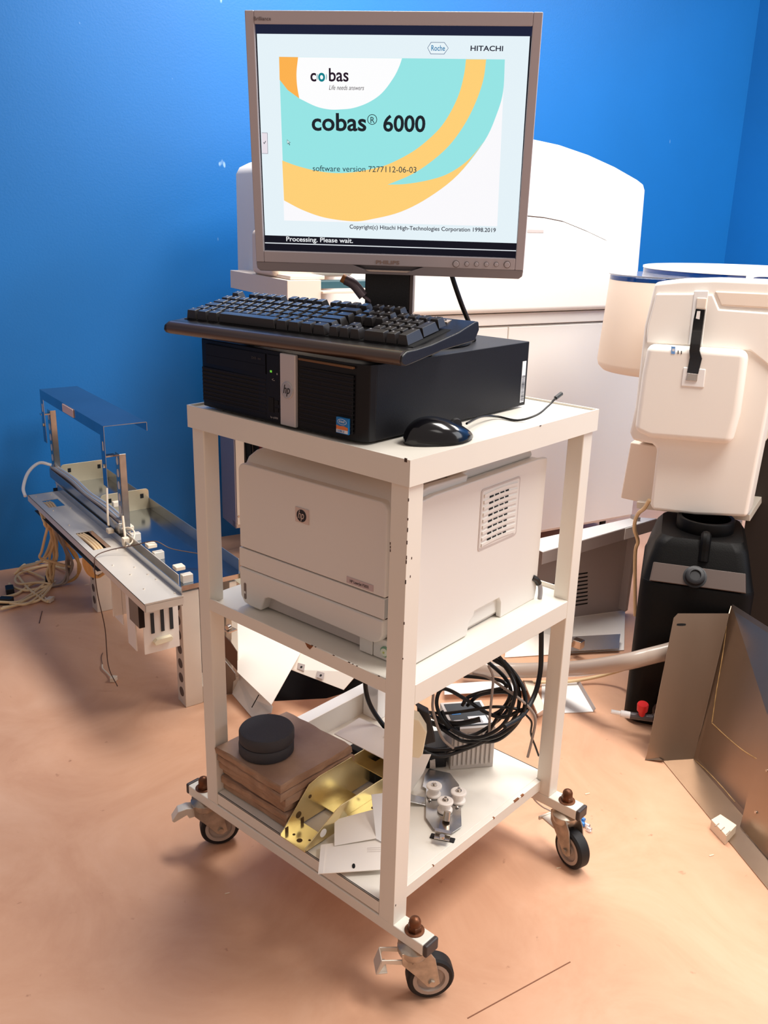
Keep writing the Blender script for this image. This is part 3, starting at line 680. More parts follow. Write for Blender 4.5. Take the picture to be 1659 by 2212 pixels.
prs('main_body', lambda mb: mb.prism([(.036, .006), (.036, .250), (.055, .254), (PDp-.01, .254), (PDp-.002, .245), (PDp-.006, .006)], (.008, 0, 0), (0, 1, 0), (0, 0, 1), (PWd-.016, 0, 0)), PRN, bevel=.005, seg=3)
prs('side_panel', lambda mb: mb.prism([(.010, .002), (.162, .002), (.166, .022), (.178, .031), (.180, .038), (.250, .038), (.256, .028), (.258, .0), (PDp-.004, .0), (PDp, .02), (PDp, .2545), (PDp-.03, .2575), (.060, .2575), (.010, .2530)], (PWd-.010, 0, 0), (0, 1, 0), (0, 0, 1), (.010, 0, 0)), PRN, bevel=.0022, label='right side panel with a bank of vents')
prs('side_recess', lambda mb: mb.box(PWd-.02, PWd-.011, .162, .262, .004, .045), PRN2)
prs('side_panel', lambda mb: mb.prism([(.034, .004), (PDp, .0), (PDp, .2545), (.034, .2545)], (0, 0, 0), (0, 1, 0), (0, 0, 1), (.010, 0, 0)), PRN, bevel=.0022)
prs('top_cover', lambda mb: mb.prism([(.150, .254), (.156, .266), (.170, .272), (PDp-.030, .272), (PDp-.016, .266), (PDp-.012, .254)], (.014, 0, 0), (0, 1, 0), (0, 0, 1), (PWd-.034, 0, 0)), PRN, bevel=.007, seg=4)
prs('top_edge', lambda mb: mb.prism([(.014, .252), (.152, .252), (.156, .266), (.06, .268), (.03, .264), (.016, .258)], (PWd-.024, 0, 0), (0, 1, 0), (0, 0, 1), (.014, 0, 0)), PRN, bevel=.003)
prs('output_tray', lambda mb: mb.prism([(.05, .250), (.152, .250), (.152, .262), (.10, .262), (.075, .258)], (.05, 0, 0), (0, 1, 0), (0, 0, 1), (.26, 0, 0)), PRN2, bevel=.003)
prs('catch', lambda mb: mb.box(.20, .23, .066, .080, .262, .2645), PRN2, bevel=.001)
def door(mb):
    P = rnd(.004, .3175, .1045, .2485, .002, .014)
    mb.prism(P, (0, .003, 0), (1, 0, 0), (0, 0, 1), (0, .032, 0))
dr = prs('front_door', door, PRN, bevel=.005, seg=3)
prs('door_hood', lambda mb: mb.prism([(.010, .238), (.022, .256), (.040, .264), (.064, .266), (.064, .240)], (.006, 0, 0), (0, 1, 0), (0, 0, 1), (PWd-.040, 0, 0)), PRN, dr, bevel=.006, seg=3)
prs('lower_flap', lambda mb: mb.prism(rnd(.003, .3175, .0705, .1030, .001, .001, 2), (0, .002, 0), (1, 0, 0), (0, 0, 1), (0, .032, 0)), PRN, bevel=.003)
prs('door_gap', lambda mb: mb.box(.006, .316, .008, .034, .066, .108), SEAM)
prs('front_column', lambda mb: mb.prism(rnd(.3190, PWd-.001, .002, .2500, .003, .010), (0, .010, 0), (1, 0, 0), (0, 0, 1), (0, .03, 0)), PRN, bevel=.003)
def dtray(mb):
    pts = [(.003, .0690), (.3172, .0690), (.3172, .046), (.3130, .036), (.3050, .030), (.294, .0275), (.105, .0315), (.085, .0330), (.074, .0325), (.066, .029), (.060, .018), (.055, .004), (.030, .004), (.014, .007), (.006, .018)]
    mb.prism(pts, (0, 0, 0), (1, 0, 0), (0, 0, 1), (0, .030, 0))
tr_ = prs('paper_tray', dtray, PRN, bevel=.003, seg=3)
prs('tray_grip', lambda mb: mb.box(.052, .268, .018, .034, .003, .036), PRN2, tr_, bevel=.002)
def ind(mb): mb.prism(rnd(.0150, .0205, .014, .0435, .0027, .0027, 4), (0, -.0006, 0), (1, 0, 0), (0, 0, 1), (0, .004, 0)); mb.box(.0160, .0195, -.0012, .001, .0245, .0285, 1)
prs('paper_gauge', ind, [mat('gauge_dark', (120, 104, 98), .5), PRN], tr_)
prs('lower_corner', lambda mb: mb.box(.266, .2915, .008, .03, .002, .034), PRN, bevel=.001)
prs('lower_corner', lambda mb: mb.box(.2930, .3200, .009, .03, .002, .034), PRN, bevel=.001)
def pwr(mb): X_, Y_ = .3165, .009; mb.lathe([(0, .0085), (.002, .0085), (.003, .0072)], (X_, Y_, .0165), (0, -1, 0), 24, 1); mb.lathe([(0, .0066), (.0042, .0062)], (X_, Y_, .0165), (0, -1, 0), 24, 0); mb.cyl((X_, Y_-.0042, .0165), (X_, Y_-.0048, .0165), .0018, .0018, 10, 2)
prs('power_button', pwr, [mat('button_cream', (222, 226, 206), .4), mat('ring_green', (120, 160, 130), .4), mat('button_dot', (190, 196, 110), .5)])
def logo(mb):
    mb.box(.1355, .1645, .0018, .005, .1800, .2035, 0)
    mb.lathe([(0, .0098), (.0008, .0098)], (.1490, .0018, .1915), (0, -1, 0), 32, 1)
    mb.text('hp', (.1425, .0009, .1870), (1, 0, 0), (0, 0, 1), w=.0130, h=.0135, m=0, shear=.28, ext=.0003)
prs('badge', logo, [mat('badge_silver', (214, 202, 198), .22, metal=.6), INK], dr)
def nam(mb):
    mb.box(.2430, .2955, .0022, .006, .1085, .1185, 0); mb.text('HP LaserJet P2035', (.2500, .0020, .1112), (1, 0, 0), (0, 0, 1), w=.037, h=.0044, m=1, ext=.0003)
prs('name_plate', nam, [mat('plate_pinkgrey', (196, 176, 176), .4), mat('plate_ink', (90, 80, 84), .5)], dr)
XS = PWd
def vent(mb):
    mb.prism(rnd(.1770, .2880, .1400, .2400, .005, .005, 3), (XS-.0005, 0, 0), (0, 1, 0), (0, 0, 1), (.0014, 0, 0), 2)
    mb.prism(rnd(.1800, .2850, .1430, .2370, .004, .004, 3), (XS+.0002, 0, 0), (0, 1, 0), (0, 0, 1), (.0009, 0, 0), 0)
    for k in range(9):
        z = .1465+k*.0100
        n = 12
        P = [(.184+.096*i/n, z+.0022*math.sin(PI*i/n)) for i in range(n+1)]; Q = [(y, zz+.0046) for (y, zz) in P]
        mb.prism(P+Q[::-1], (XS+.0008, 0, 0), (0, 1, 0), (0, 0, 1), (.0022, 0, 0), 0)
        if 1 <= k:
            for (ya, yb_) in ((.200, .211), (.215, .226), (.230, .241), (.245, .254)):
                mb.box(XS+.0010, XS+.0016, ya, yb_, z-.0040, z-.0012, 1)
prs('side_vent', vent, [PRN, SLOT, PRN2])
mb = MB(); u0 = fl(1166, 1292, ZM+.001)
mb.tube([u0, u0+V(0, 0, .012), u0+V(-.002, .001, .024), u0+V(-.010, .005, .036)], .0042, 10); mb.build('usb_cable', mat('clear_cable', (150, 146, 150), .3), pr)
mb = MB(); mb.tube([u0+V(-.004, .002, .028), u0+V(-.009, .0045, .036), u0+V(-.018, .008, .042)], .0055, 10); mb.build('usb_plug', CABLEB, pr)

# ================================================================== THINGS ON THE BOTTOM SHELF
def slab(cx, cy, z, sx, sy, th, rz, seed):
    rnd_ = random.Random(seed); mb = MB(); M = Matrix.Translation((cx, cy, z)) @ Matrix.Rotation(rz, 4, 'Z')
    n = 9; ring = []
    for k in range(4):
        a = [(-1, -1), (1, -1), (1, 1), (-1, 1)][k]; b = [(-1, -1), (1, -1), (1, 1), (-1, 1)][(k+1) % 4]
        for q in range(n):
            f = q/n; x = a[0]+(b[0]-a[0])*f; y = a[1]+(b[1]-a[1])*f
            ring.append((x*sx/2+rnd_.uniform(-.0011, .0011), y*sy/2+rnd_.uniform(-.0011, .0011)))
    N = len(ring)
    lv = [(0, -.0024), (.16, .0002), (.82, .0004), (1, -.0016)]
    pts = []
    for h, o_ in lv:
        for (x, y) in ring:
            s_ = 1+(o_+rnd_.uniform(-.0012, .0012))/(sx/2); pts.append(M @ V(x*s_, y*s_, h*th+(rnd_.uniform(-.0008, .0008) if 0 < h < 1 else 0)))
    fs = [(k*N+i, k*N+(i+1) % N, (k+1)*N+(i+1) % N, (k+1)*N+i) for k in range(3) for i in range(N)]
    mb._a(pts, fs, 1, False); mb._a(pts[:N], [tuple(range(N-1, -1, -1))], 0, False); mb._a(pts[3*N:], [tuple(range(N))], 0, False)
    return mb
zz = ZB+.0005
SLB = [(.102, .345, .004, 'bottom slab of the brown stone stack on the cart shelf'), (.097, .343, .03, 'second stone slab from the bottom of the stack on the cart shelf'),
       (.100, .346, -.012, 'third stone slab from the bottom of the stack on the cart shelf'), (.093, .342, .03, 'stone slab third from the top of the stack, corners turned out'),
       (.086, .338, -.02, 'second stone slab from the top of the stack on the cart shelf'), (.084, .339, .0, 'topmost brown stone slab, two black rubber pads standing on it')]
for k, (x, y, rz, lb) in enumerate(SLB):
    th = .0158
    single(slab(x, y, zz, .172, .172, th, rz, k), 'stone_slab', [PAVER, PAVE2], lb, 'stone slab', group='stone slabs stacked on the bottom shelf', smooth=False)
    zz += th+.0007
pc_ = fl(575, 1572, zz+.044); 
for k in range(2):
    mb = MB(); mb.lathe([(0, .0470), (.002, .0488), (.018, .0488), (.0212, .0470), (.0215, .0440)], (pc_.x+(.001 if k else 0), pc_.y, zz), (0, 0, 1), 48)
    single(mb, 'rubber_pad', PUCK, ['lower of two round black rubber pads, lying on the top stone slab', 'upper of two round black rubber pads on the stone slab stack'][k], 'rubber pad', group='round rubber pads on the stone slabs', angle=50)
    zz += .0219
# yellow zinc bracket: channel lying open side up
bk = thing('channel_bracket', (.12, .235, ZB), 'shiny yellow zinc channel bracket in front of the stone slabs on the bottom shelf', 'bracket')
y0_, y1_ = .190, .246
def disc(mb, c, n, r, m, th=.0006, seg=20): mb.lathe([(0, r), (th, r)], c, n, seg, m)
mb = MB(); mb.prism([(-.006, .0), (.018, .0), (.026, .006), (.26, .006), (.26, .0045), (.026, .0045), (.018, -.0), (-.006, -.0)], (0, y0_, ZB+.0045), (1, 0, 0), (0, 0, 1), (0, .066, 0)) if False else mb.box(-.006, .045, y0_, .250, ZB+.004, ZB+.0056)
for x, y, r in ((.008, .218, .005), (.012, .236, .0025), (.020, .206, .0022)): disc(mb, V(x, y, ZB+.0056), (0, 0, 1), r, 1, .0003)
mb.build('base_plate', [BRASS, mat('hole_brown', (90, 66, 34), .7)], bk, bevel=.0005)
mb = MB(); mb.prism([(-.006, 0), (.30, 0), (.30, .075), (.085, .075), (.060, .070), (.002, .012), (-.006, .006)], (0, .2490, ZB+.004), (1, 0, 0), (0, 0, 1), (0, .0016, 0))
for x, z, r in ((.062, .045, .0035), (.035, .022, .0062)): disc(mb, V(x, .2488, ZB+.004+z), (0, -1, 0), r, 1, .0003)
for x in (.004, .040): mb.box(x, x+.007, .2482, .2495, ZB+.002, ZB+.016, 1)
mb.build('tall_flange', [BRASS, MATS['hole_brown']], bk, bevel=.0005)
mb = MB(); mb.prism([(-.006, 0), (.075, 0), (.085, .018), (.19, .018), (.19, .048), (.080, .048), (.066, .044), (.004, .012), (-.006, .006)], (0, .190, ZB+.004), (1, 0, 0), (0, 0, 1), (0, .0016, 0))
disc(mb, V(.036, .1899, ZB+.020), (0, -1, 0), .0075, 1, .0004, 28); disc(mb, V(.15, .1916, ZB+.035), (0, 1, 0), .003, 2, .0004)
mb.build('short_flange', [BRASS, SHEETW, MATS['hole_brown']], bk, bevel=.0005)
mb = MB(); mb.prism([(.095, .190), (.105, .166), (.115, .160), (.150, .160), (.160, .166), (.168, .190)], (0, 0, ZB+.022), (1, 0, 0), (0, 1, 0), (0, 0, .0016))
disc(mb, V(.140, .172, ZB+.0237), (0, 0, 1), .0032, 1, .0003); mb.box(.10, .165, .190, .250, ZB+.0045, ZB+.006)
mb.build('side_tab', [BRASS, MATS['hole_brown']], bk, bevel=.0005)
mb = MB(); mb.box(.255, .257, .175, .25, ZB+.004, ZB+.085); mb.box(.19, .257, .190, .250, ZB+.048, ZB+.0496); mb.build('cross_plate', BRASS, bk, bevel=.0005)
# white loose plates
def plate(name, pts, th, m, label, cat, **k):
    mb = MB(); mb.poly(pts, th, m=0); return single(mb, name, m, label, cat, bevel=k.pop('bevel', .0006), **k)
z5 = ZB+.009
t_ = thing('slotted_plate', fl(755, 1860, z5), 'white painted plate with one oval slot, sticking out over the shelf edge', 'metal plate')
mb = MB(); mb.poly([fl(687, 1889, z5), fl(835, 1879, z5), fl(838, 1806, z5), (fl(693, 1826, z5))], .0015); mb.build('plate', SHEETW, t_, bevel=.0004)
mb = MB(); A0, A1, A2 = fl(693, 1826, z5), fl(703, 1826, z5), fl(700, 1889, z5); mb.poly([fl(687, 1889, z5+.0016), fl(698, 1888, z5+.0016), fl(704, 1825, z5+.0016), fl(693, 1826, z5+.0016)], .0012); mb.build('folded_edge', SHEETW, t_)
mb = MB(); c_ = fl(764, 1871, z5+.0016); ux_ = (fl(764, 1866, z5)-fl(764, 1876, z5)).normalized(); uy_ = V(-ux_.y, ux_.x, 0)
mb.prism([(math.cos(a)*.0055, math.sin(a)*.0026) for a in np.linspace(0, 2*PI, 20, endpoint=False)], c_, ux_, uy_, V(0, 0, .0008)); mb.build('slot', SLOT, t_)
mb = MB()
for k in range(3): a = fl(793, 1832+k*4, z5+.0021); b = fl(822, 1831+k*4, z5+.0021); mb.tube([a, (a+b)/2+V(0, .0005, 0), b], .0002, 4, smooth=False)
mb.build('pencil_mark', mat('pencil', (186, 170, 164), .6), t_)
plate('bent_plate', [fl(722, 1828, ZB+.011), fl(812, 1812, ZB+.014), fl(812, 1748, ZB+.030), fl(722, 1772, ZB+.026)], .0016, SHEETW, 'cream bent plate leaning behind the slotted plate, by the front leg', 'metal plate')
plate('upright_plate', [fl(802, 1716, ZB+.062), fl(835, 1712, ZB+.062), fl(838, 1826, ZB+.012), fl(812, 1812, ZB+.014)], .0016, WPL, 'small white plate standing against the left of the front leg', 'metal plate')
# box of white sheet behind the slabs, over a dark brick
t_ = thing('folded_cover', fl(790, 1600, ZB), 'white folded sheet cover lying behind the stone slab stack', 'metal cover')
zt_ = .232
q = [fl(722, 1585, zt_), fl(776, 1550, zt_), fl(870, 1592, zt_), fl(850, 1650, zt_)]
mb = MB(); mb.poly(q, .0016); mb.build('top', SHEETW, t_, bevel=.0005)
mb = MB(); mb.hexa([q[3]-V(0, 0, .07), q[3]-V(0, 0, .07)+V(.0016, 0, 0), q[2]-V(0, 0, .07)+V(.0016, 0, 0), q[2]-V(0, 0, .07)], [q[3], q[3]+V(.0016, 0, 0), q[2]+V(.0016, 0, 0), q[2]]); mb.build('side', SHEETW, t_, bevel=.0004)
mb = MB(); mb.box(.215, .30, .235, .31, ZB+.0003, ZB+.05); single(mb, 'power_brick', BLACK, 'black power brick half hidden under the white folded cover', 'power supply', bevel=.004)
t_ = thing('angle_strip', (.33, WC-.012, ZB), 'long white angle strip along the back of the bottom shelf', 'metal strip')
mb = MB(); mb.box(.19, DC-.032, WC-.030, WC-.002, .198, .2000); mb.build('top_flange', WPL, t_)
mb = MB(); mb.box(.19, DC-.032, WC-.032, WC-.030, ZB+.0003, .2000); mb.build('upright_flange', SHEETW, t_)
mb = MB(); mb.box(.385, .41, WC-.075, WC-.034, ZB+.0003, .225); mb.lathe([(-.0125, .021), (.0125, .021)], (.3975, WC-.0545, .225), (1, 0, 0), 24)
single(mb, 'round_topped_bracket', WPL, 'white bracket with rounded top behind the front leg on the bottom shelf', 'bracket', bevel=.001)
# roller plate
rc = fl(955, 1735, ZB)
rb = thing('roller_plate', rc, 'grey metal plate with three white rollers lying on the bottom shelf', 'metal bracket')
def z7(x, y, z): return fl(760+x/3.606, 1380+y/3.606, z)
hz = ZB+.006
mb = MB(); mb.poly([z7(*p, hz) for p in ((600, 1010), (765, 1045), (835, 1135), (850, 1300), (855, 1460), (785, 1508), (640, 1480), (575, 1390), (578, 1165), (550, 1150), (570, 1060))], .0016); mb.build('plate', GALV, rb, bevel=.0004)
mb = MB(); a, b = z7(630, 1010, hz+.002), z7(628, 925, hz+.020); d_ = (z7(650, 1010, hz)-z7(606, 1010, hz))/2
mb.hexa([a-d_, a+d_, b+d_*.9, b-d_*.9], [a-d_+V(0, 0, .0015), a+d_+V(0, 0, .0015), b+d_*.9+V(0, 0, .0015), b-d_*.9+V(0, 0, .0015)]); mb.build('tongue', CHROME, rb)
for (x, y) in ((638, 1215), (828, 1262), (725, 1335)):
    c_ = z7(x, y, hz+.0016); mb = MB()
    mb.lathe([(0, .0135), (.003, .0135), (.005, .0095), (.015, .0095), (.017, .0142), (.020, .0142), (.021, .012)], c_, (0, 0, 1), 28); ro = mb.build('roller', ROLL, rb)
    mb = MB(); mb.lathe([(.020, .0058), (.0225, .0055)], c_, (0, 0, 1), 20); mb.lathe([(.0222, .0032), (.027, .0028)], c_, (0, 0, 1), 6); mb.build('axle_nut', CHROME, ro)
for (x, y) in ((608, 1255), (820, 1310)):
    mb = MB(); mb.lathe([(0, .0032), (.0015, .003), (.0025, .0015)], z7(x, y, hz+.0016), (0, 0, 1), 14); mb.build('rivet', CHROME, rb)
mb = MB(); mb.poly([z7(*p, hz+.006) for p in ((690, 1380), (760, 1390), (765, 1500), (670, 1490))], .0016); mb.poly([z7(*p, hz+.012) for p in ((650, 1470), (778, 1500), (776, 1525), (645, 1495))], .0016)
mb.cyl(z7(735, 1415, hz+.008), z7(745, 1345, hz+.022), .007, .006, 14); mb.build('clamp', CHROME, rb, bevel=.0004)
a, b = z7(612, 1530, hz), z7(800, 1570, hz); mb = MB(); mb.poly([z7(605, 1545, hz-.004), z7(620, 1510, hz-.004), z7(808, 1552, hz-.004), z7(795, 1585, hz-.004)], .010); mb.build('rubber_foot', RUBBER, rb, bevel=.001)
mb = MB(); mb.poly([z7(640, 1550, hz+.0065), z7(650, 1510, hz+.0065), z7(768, 1536, hz+.0065), z7(760, 1572, hz+.0065)], .002); mb.lathe([(0, .005), (.004, .0045)], z7(703, 1548, hz+.0085), (0, 0, 1), 18); mb.build('foot_clip', CHROME, rb, bevel=.0004)
plate('flat_bar', [z7(440, 1205, ZB+.012), z7(575, 1235, ZB+.004), z7(578, 1295, ZB+.004), z7(440, 1265, ZB+.012)], .0016, GALV, 'grey flat bar running from behind the front leg to the roller plate', 'metal bar')
plate('curled_sheet', [z7(440, 905, ZB+.085), z7(620, 900, ZB+.085), z7(560, 1040, ZB+.03), z7(440, 1230, ZB+.008)], .0016, SHEETW, 'thin white sheet sloping down behind the front leg above the roller plate', 'metal plate')
# grey ribbed module, adapters
mo = thing('ribbed_module', (.40, .20, ZB), 'light grey ribbed module box with white stickers under the cable coil', 'electronic module')
TMd = frame((.352, .165, ZB+.0004), math.radians(-38))
mb = MB(); mb.T = TMd; mb.box(0, .085, 0, .10, 0, .088); mb.build('case', HEATS, mo, bevel=.001)
for k in range(9):
    mb = MB(); mb.T = TMd; mb.box(.004+k*.009, .0095+k*.009, -.004, 0, .010, .078); mb.build('rib', HEATS, mo, bevel=.001)
mb = MB(); mb.T = TMd; mb.box(.006, .079, .008, .092, .088, .089, 0); mb.box(.040, .076, .012, .04, .089, .0894, 1); mb.box(.010, .03, .02, .03, .089, .0894, 1); mb.box(.012, .03, .05, .056, .089, .0894, 2)
for k in range(4): mb.box(.045, .065, .016+k*.005, .0175+k*.005, .0894, .0896, 3)
mb.build('top_label', [PCB, LBLW, MATS['sticker_blue'], INK], mo)
mb = MB(); mb.T = TMd; mb.box(-.045, -.005, .01, .07, .0, .045); mb.box(-.04, -.01, .005, .01, .01, .035); mb.build('fan_box', BLACK, mo, bevel=.002)
ad = thing('cream_adapter', fl(905, 1610, ZB+.02), 'cream plug adapter hanging just right of the front leg', 'adapter')
PL = V(.20, .125, 0); NL = -V(FW.x, FW.y, 0).normalized()
mb = MB(); mb.poly([onp(885, 1528, PL, NL), onp(905, 1536, PL, NL), onp(921, 1562, PL, NL), onp(912, 1610, PL, NL), onp(905, 1618, PL, NL), onp(885, 1615, PL, NL)], -.03); mb.build('body', CREAMP, ad, bevel=.003)
mb = MB(); mb.poly([onp(900, 1515, PL-NL*.031, NL), onp(925, 1528, PL-NL*.031, NL), onp(940, 1590, PL-NL*.031, NL), onp(905, 1600, PL-NL*.031, NL)], -.02); mb.build('plug', BLACK, ad, bevel=.002)
# cable coil
cc = thing('cable_coil', V(.30, .17, ZB), 'tangled coil of black cables hanging over the right of the bottom shelf', 'cable')
def Z7(x, y, dep=0.): 
    P_ = V(.315, .115, 0)-NL*dep; return onp(760+x/3.606, 1380+y/3.606, P_, NL)
def cab(pts, r, m, parent, name='cable', deps=None):
    mb = MB(); mb.tube([Z7(x, y, d_) for (x, y, d_) in pts], r, 10); return mb.build(name, m, parent)
R1 = .0036
cab([(1090, 130, .05), (1180, 200, .04), (1260, 330, .02), (1270, 450, .01), (1200, 640, .0), (1080, 740, .0), (940, 770, .01), (800, 720, .02), (700, 620, .03), (660, 500, .04), (690, 400, .05), (760, 400, .05), (900, 480, .04), (1040, 570, .03), (1180, 610, .02), (1330, 550, .02)], R1, CABLEB, cc)
cab([(1100, 160, .06), (1210, 230, .05), (1320, 360, .03), (1350, 500, .02), (1290, 640, .01), (1150, 750, .01), (1000, 780, .02), (850, 740, .03), (740, 640, .03), (700, 560, .04)], R1, CABLEB, cc)
cab([(1140, 130, .04), (1240, 260, .03), (1300, 400, .03), (1290, 560, .02), (1200, 700, .03), (1050, 790, .03), (880, 860, .03), (700, 915, .02), (560, 880, .02), (440, 810, .02)], R1, CABLEB, cc)
cab([(1060, 180, .07), (1190, 300, .06), (1240, 420, .05), (1210, 560, .05), (1060, 690, .04), (900, 760, .03), (760, 700, .02)], R1, CABLEB, cc)
cab([(500, 500, .03), (560, 560, .03), (700, 580, .04), (900, 560, .03), (1100, 530, .02), (1250, 540, .02), (1340, 560, .02)], .0030, CABLEB, cc)
cab([(870, 290, .06), (1000, 300, .06), (1140, 320, .05), (1195, 350, .04), (1190, 380, .04), (1000, 420, .05), (900, 460, .05), (860, 520, .05)], R1, CABLEB, cc)
cab([(900, 520, .05), (990, 440, .04), (1130, 415, .04), (1230, 430, .03), (1180, 540, .03), (1090, 600, .03)], R1, CABLEB, cc)
cab([(700, 700, .03), (850, 790, .03), (980, 800, .03), (1130, 790, .03), (1260, 690, .02), (1340, 560, .01), (1350, 440, .02), (1290, 300, .03), (1180, 170, .05)], R1, CABLEB, cc)
cab([(540, 845, .03), (700, 865, .03), (860, 845, .03), (1000, 790, .03), (1080, 700, .03), (1180, 540, .03), (1260, 440, .04)], R1, CABLEB, cc)
cab([(620, 590, .04), (700, 640, .04), (820, 660, .03), (940, 640, .02), (1000, 625, .02)], .005, CABLEB, cc)
cab([(560, 640, .05), (640, 660, .04), (720, 690, .04), (840, 700, .04)], .005, CABLEB, cc)
cab([(1355, 590, .02), (1400, 650, .02), (1395, 740, .03), (1430, 840, .04), (1455, 910, .05)], .0020, CABLEB, cc)
cg = thing('grey_cable', V(.33, .15, ZB), 'tangled light grey cable woven through the black cable coil', 'cable')
cab([(940, 270, .045), (1060, 300, .04), (1180, 380, .03), (1310, 470, .01), (1400, 560, .02), (1430, 640, .02), (1400, 800, .03), (1370, 920, .04)], .0026, CABLEG, cg)
cab([(1065, 210, .02), (1100, 300, .02), (1090, 450, .01), (1075, 600, .01), (1070, 740, .02)], .0024, CABLEG, cg)
cab([(635, 430, .02), (630, 540, .01), (660, 660, .01), (710, 780, .01), (790, 850, .02)], .0026, CABLEG, cg)
pw = thing('power_lead', V(.43, .10, ZB), 'thick black lead hanging down behind the right leg below the printer', 'cable')
mb = MB(); Pk = V(.455, .055, 0)
mb.tube([onp(1169, 1345, Pk, NL), onp(1169, 1400, Pk, NL), onp(1167, 1450, Pk, NL), onp(1155, 1500, Pk+NL*.02, NL), onp(1128, 1545, Pk+NL*.06, NL), onp(1090, 1570, Pk+NL*.10, NL)], .0046, 10); mb.build('lead', CABLEB, pw)
mb = MB(); Pk = V(.25, .33, 0)
mb.tube([onp(787, 1455, Pk, NL), onp(792, 1500, Pk, NL), onp(806, 1535, Pk, NL), onp(835, 1575, Pk+NL*.01, NL), onp(860, 1600, Pk+NL*.02, NL)], .0046, 10)
single(mb, 'dangling_cable', CABLEB, 'single black cable dangling between the stone slabs and the front leg', 'cable')

# ================================================================== ANALYSER BEHIND THE CART
TA = Matrix.Rotation(d18, 4, 'Z')
an = thing('analyser', wpt(1.1, 1.65, 0), 'large white laboratory analyser with arched hood in front of the blue wall', 'laboratory machine', d18)
def anp(name, f, mats, parent=None, **k):
    mb = MB(); mb.T = TA; f(mb); return mb.build(name, mats, parent or an, **k)
anp('cabinet', lambda m: m.box(.62, 1.90, 1.455, 1.95, .075, .826), MACH, bevel=.004)
for X0, X1 in ((.622, 1.2430), (1.2465, 1.898)): anp('door', lambda m: m.box(X0, X1, 1.447, 1.456, .085, .822), MACH, bevel=.003)
for x, y in ((.7, 1.52), (1.82, 1.52), (.7, 1.88), (1.82, 1.88)): anp('foot', lambda m: m.lathe([(0, .03), (.01, .03), (.012, .012), (.076, .012)], (x, y, 0), (0, 0, 1), 20), RUBBER)
anp('side_opening', lambda m: m.box(.612, .6205, 1.50, 1.94, .12, .80), SLOT)
anp('seam_gap', lambda m: m.box(.60, 1.86, 1.458, 1.94, .8245, .8720), SEAM)
anp('band', lambda m: m.box(.60, 1.87, 1.444, 1.95, .8290, .8665), MACH, bevel=.003)
# hood: arched elevation
arc = [(1.105, 1.402), (1.20, 1.400), (1.292, 1.395), (1.403, 1.384), (1.525, 1.361), (1.643, 1.330), (1.750, 1.294), (1.778, 1.281), (1.789, 1.262)]
full = [(2.21-x, z) for x, z in arc[::-1]]+arc[1:]
anp('hood', lambda m: m.prism([(.42, .96)]+full+[(1.800, .96), (1.80, .868), (.60, .868), (.60, .96)], (0, 1.45, 0), (1, 0, 0), (0, 0, 1), (0, .28, 0)), MACH, bevel=.012, seg=4, angle=50)
a2 = [(1.105, 1.170), (1.20, 1.169), (1.294, 1.165), (1.35, 1.162), (1.427, 1.152), (1.529, 1.124), (1.62, 1.095), (1.701, 1.060), (1.745, 1.02)]
f2 = [(2.21-x, z) for x, z in a2[::-1]]+a2[1:]
f2 = [(max(x, .58), z) for x, z in f2 if x > .50]
anp('hood_seam', lambda m: m.prism([(x+(.004 if x > 1.105 else -.0), z+.004) for x, z in f2]+[(1.775, .90), (.57, .90)], (0, 1.446, 0), (1, 0, 0), (0, 0, 1), (0, .02, 0)), SEAM)
anp('front_lid', lambda m: m.prism(f2+[(1.77, .93), (1.775, .871), (.56, .871), (.555, .93)], (0, 1.418, 0), (1, 0, 0), (0, 0, 1), (0, .04, 0)), MACH, bevel=.016, seg=4, angle=50)
anp('grip_recess', lambda m: m.box(1.27, 1.335, 1.4165, 1.425, 1.118, 1.128), mat('recess_grey', (196, 186, 182), .6), bevel=.001)
# left shelf and unit
anp('side_shelf', lambda m: m.box(.36, .455, 1.213, 1.625, .9465, .9960), MACHS, bevel=.0015)
anp('shelf_flap', lambda m: m.box(.368, .44, 1.210, 1.45, .905, .9475), MACHS, bevel=.001)
anp('side_unit', lambda m: m.box(.36, .60, 1.30, 1.462, .9965, 1.116), MACHS, bevel=.018, seg=4)
anp('side_unit_base', lambda m: m.box(.372, .47, 1.222, 1.46, .9965, 1.006), MACHS, bevel=.002)
anp('track', lambda m: m.box(.456, .66, 1.24, 1.30, .972, .990), mat('track_teal', (44, 84, 96), .4), bevel=.001)
anp('track_rail', lambda m: m.box(.456, .60, 1.205, 1.235, .962, .968), MACHS, bevel=.001)
# open left frame
anp('frame_post', lambda m: m.box(.42, .425, 1.80, 1.93, .137, .80), mat('zinc_blue_grey', (150, 146, 160), .4, metal=.4), bevel=.0008)
anp('frame_post', lambda m: m.box(.4255, .455, 1.797, 1.80, .150, .80), MACHS, bevel=.0006)
anp('frame_rail', lambda m: m.box(.42, .62, 1.80, 1.83, .137, .160), GALV, bevel=.0006)
anp('back_panel', lambda m: m.box(.43, .62, 1.94, 1.955, .14, .80), PCB)
for k in range(5):
    anp('cable', lambda m: m.tube([(.48+.03*k, 1.90, .79), (.47+.035*k, 1.86, .74-.02*k), (.50+.02*k, 1.88, .62), (.49+.03*k, 1.89, .40), (.52+.02*k, 1.90, .17)], .006, 8), [CABLEB, CABLEB, mat('cable_red', (120, 40, 40), .5), CABLEB, PCB][k])
anp('cable', lambda m: m.tube([(.462, 1.79, .66), (.475, 1.78, .60), (.492, 1.77, .52), (.50, 1.78, .45)], .003, 8), CABLEW)
for x, z in ((.43, .18), (.445, .15), (.46, .148)): anp('screw', lambda m: m.lathe([(0, .004), (.002, .003)], (x, 1.797, z), (0, -1, 0), 12), CHROME)

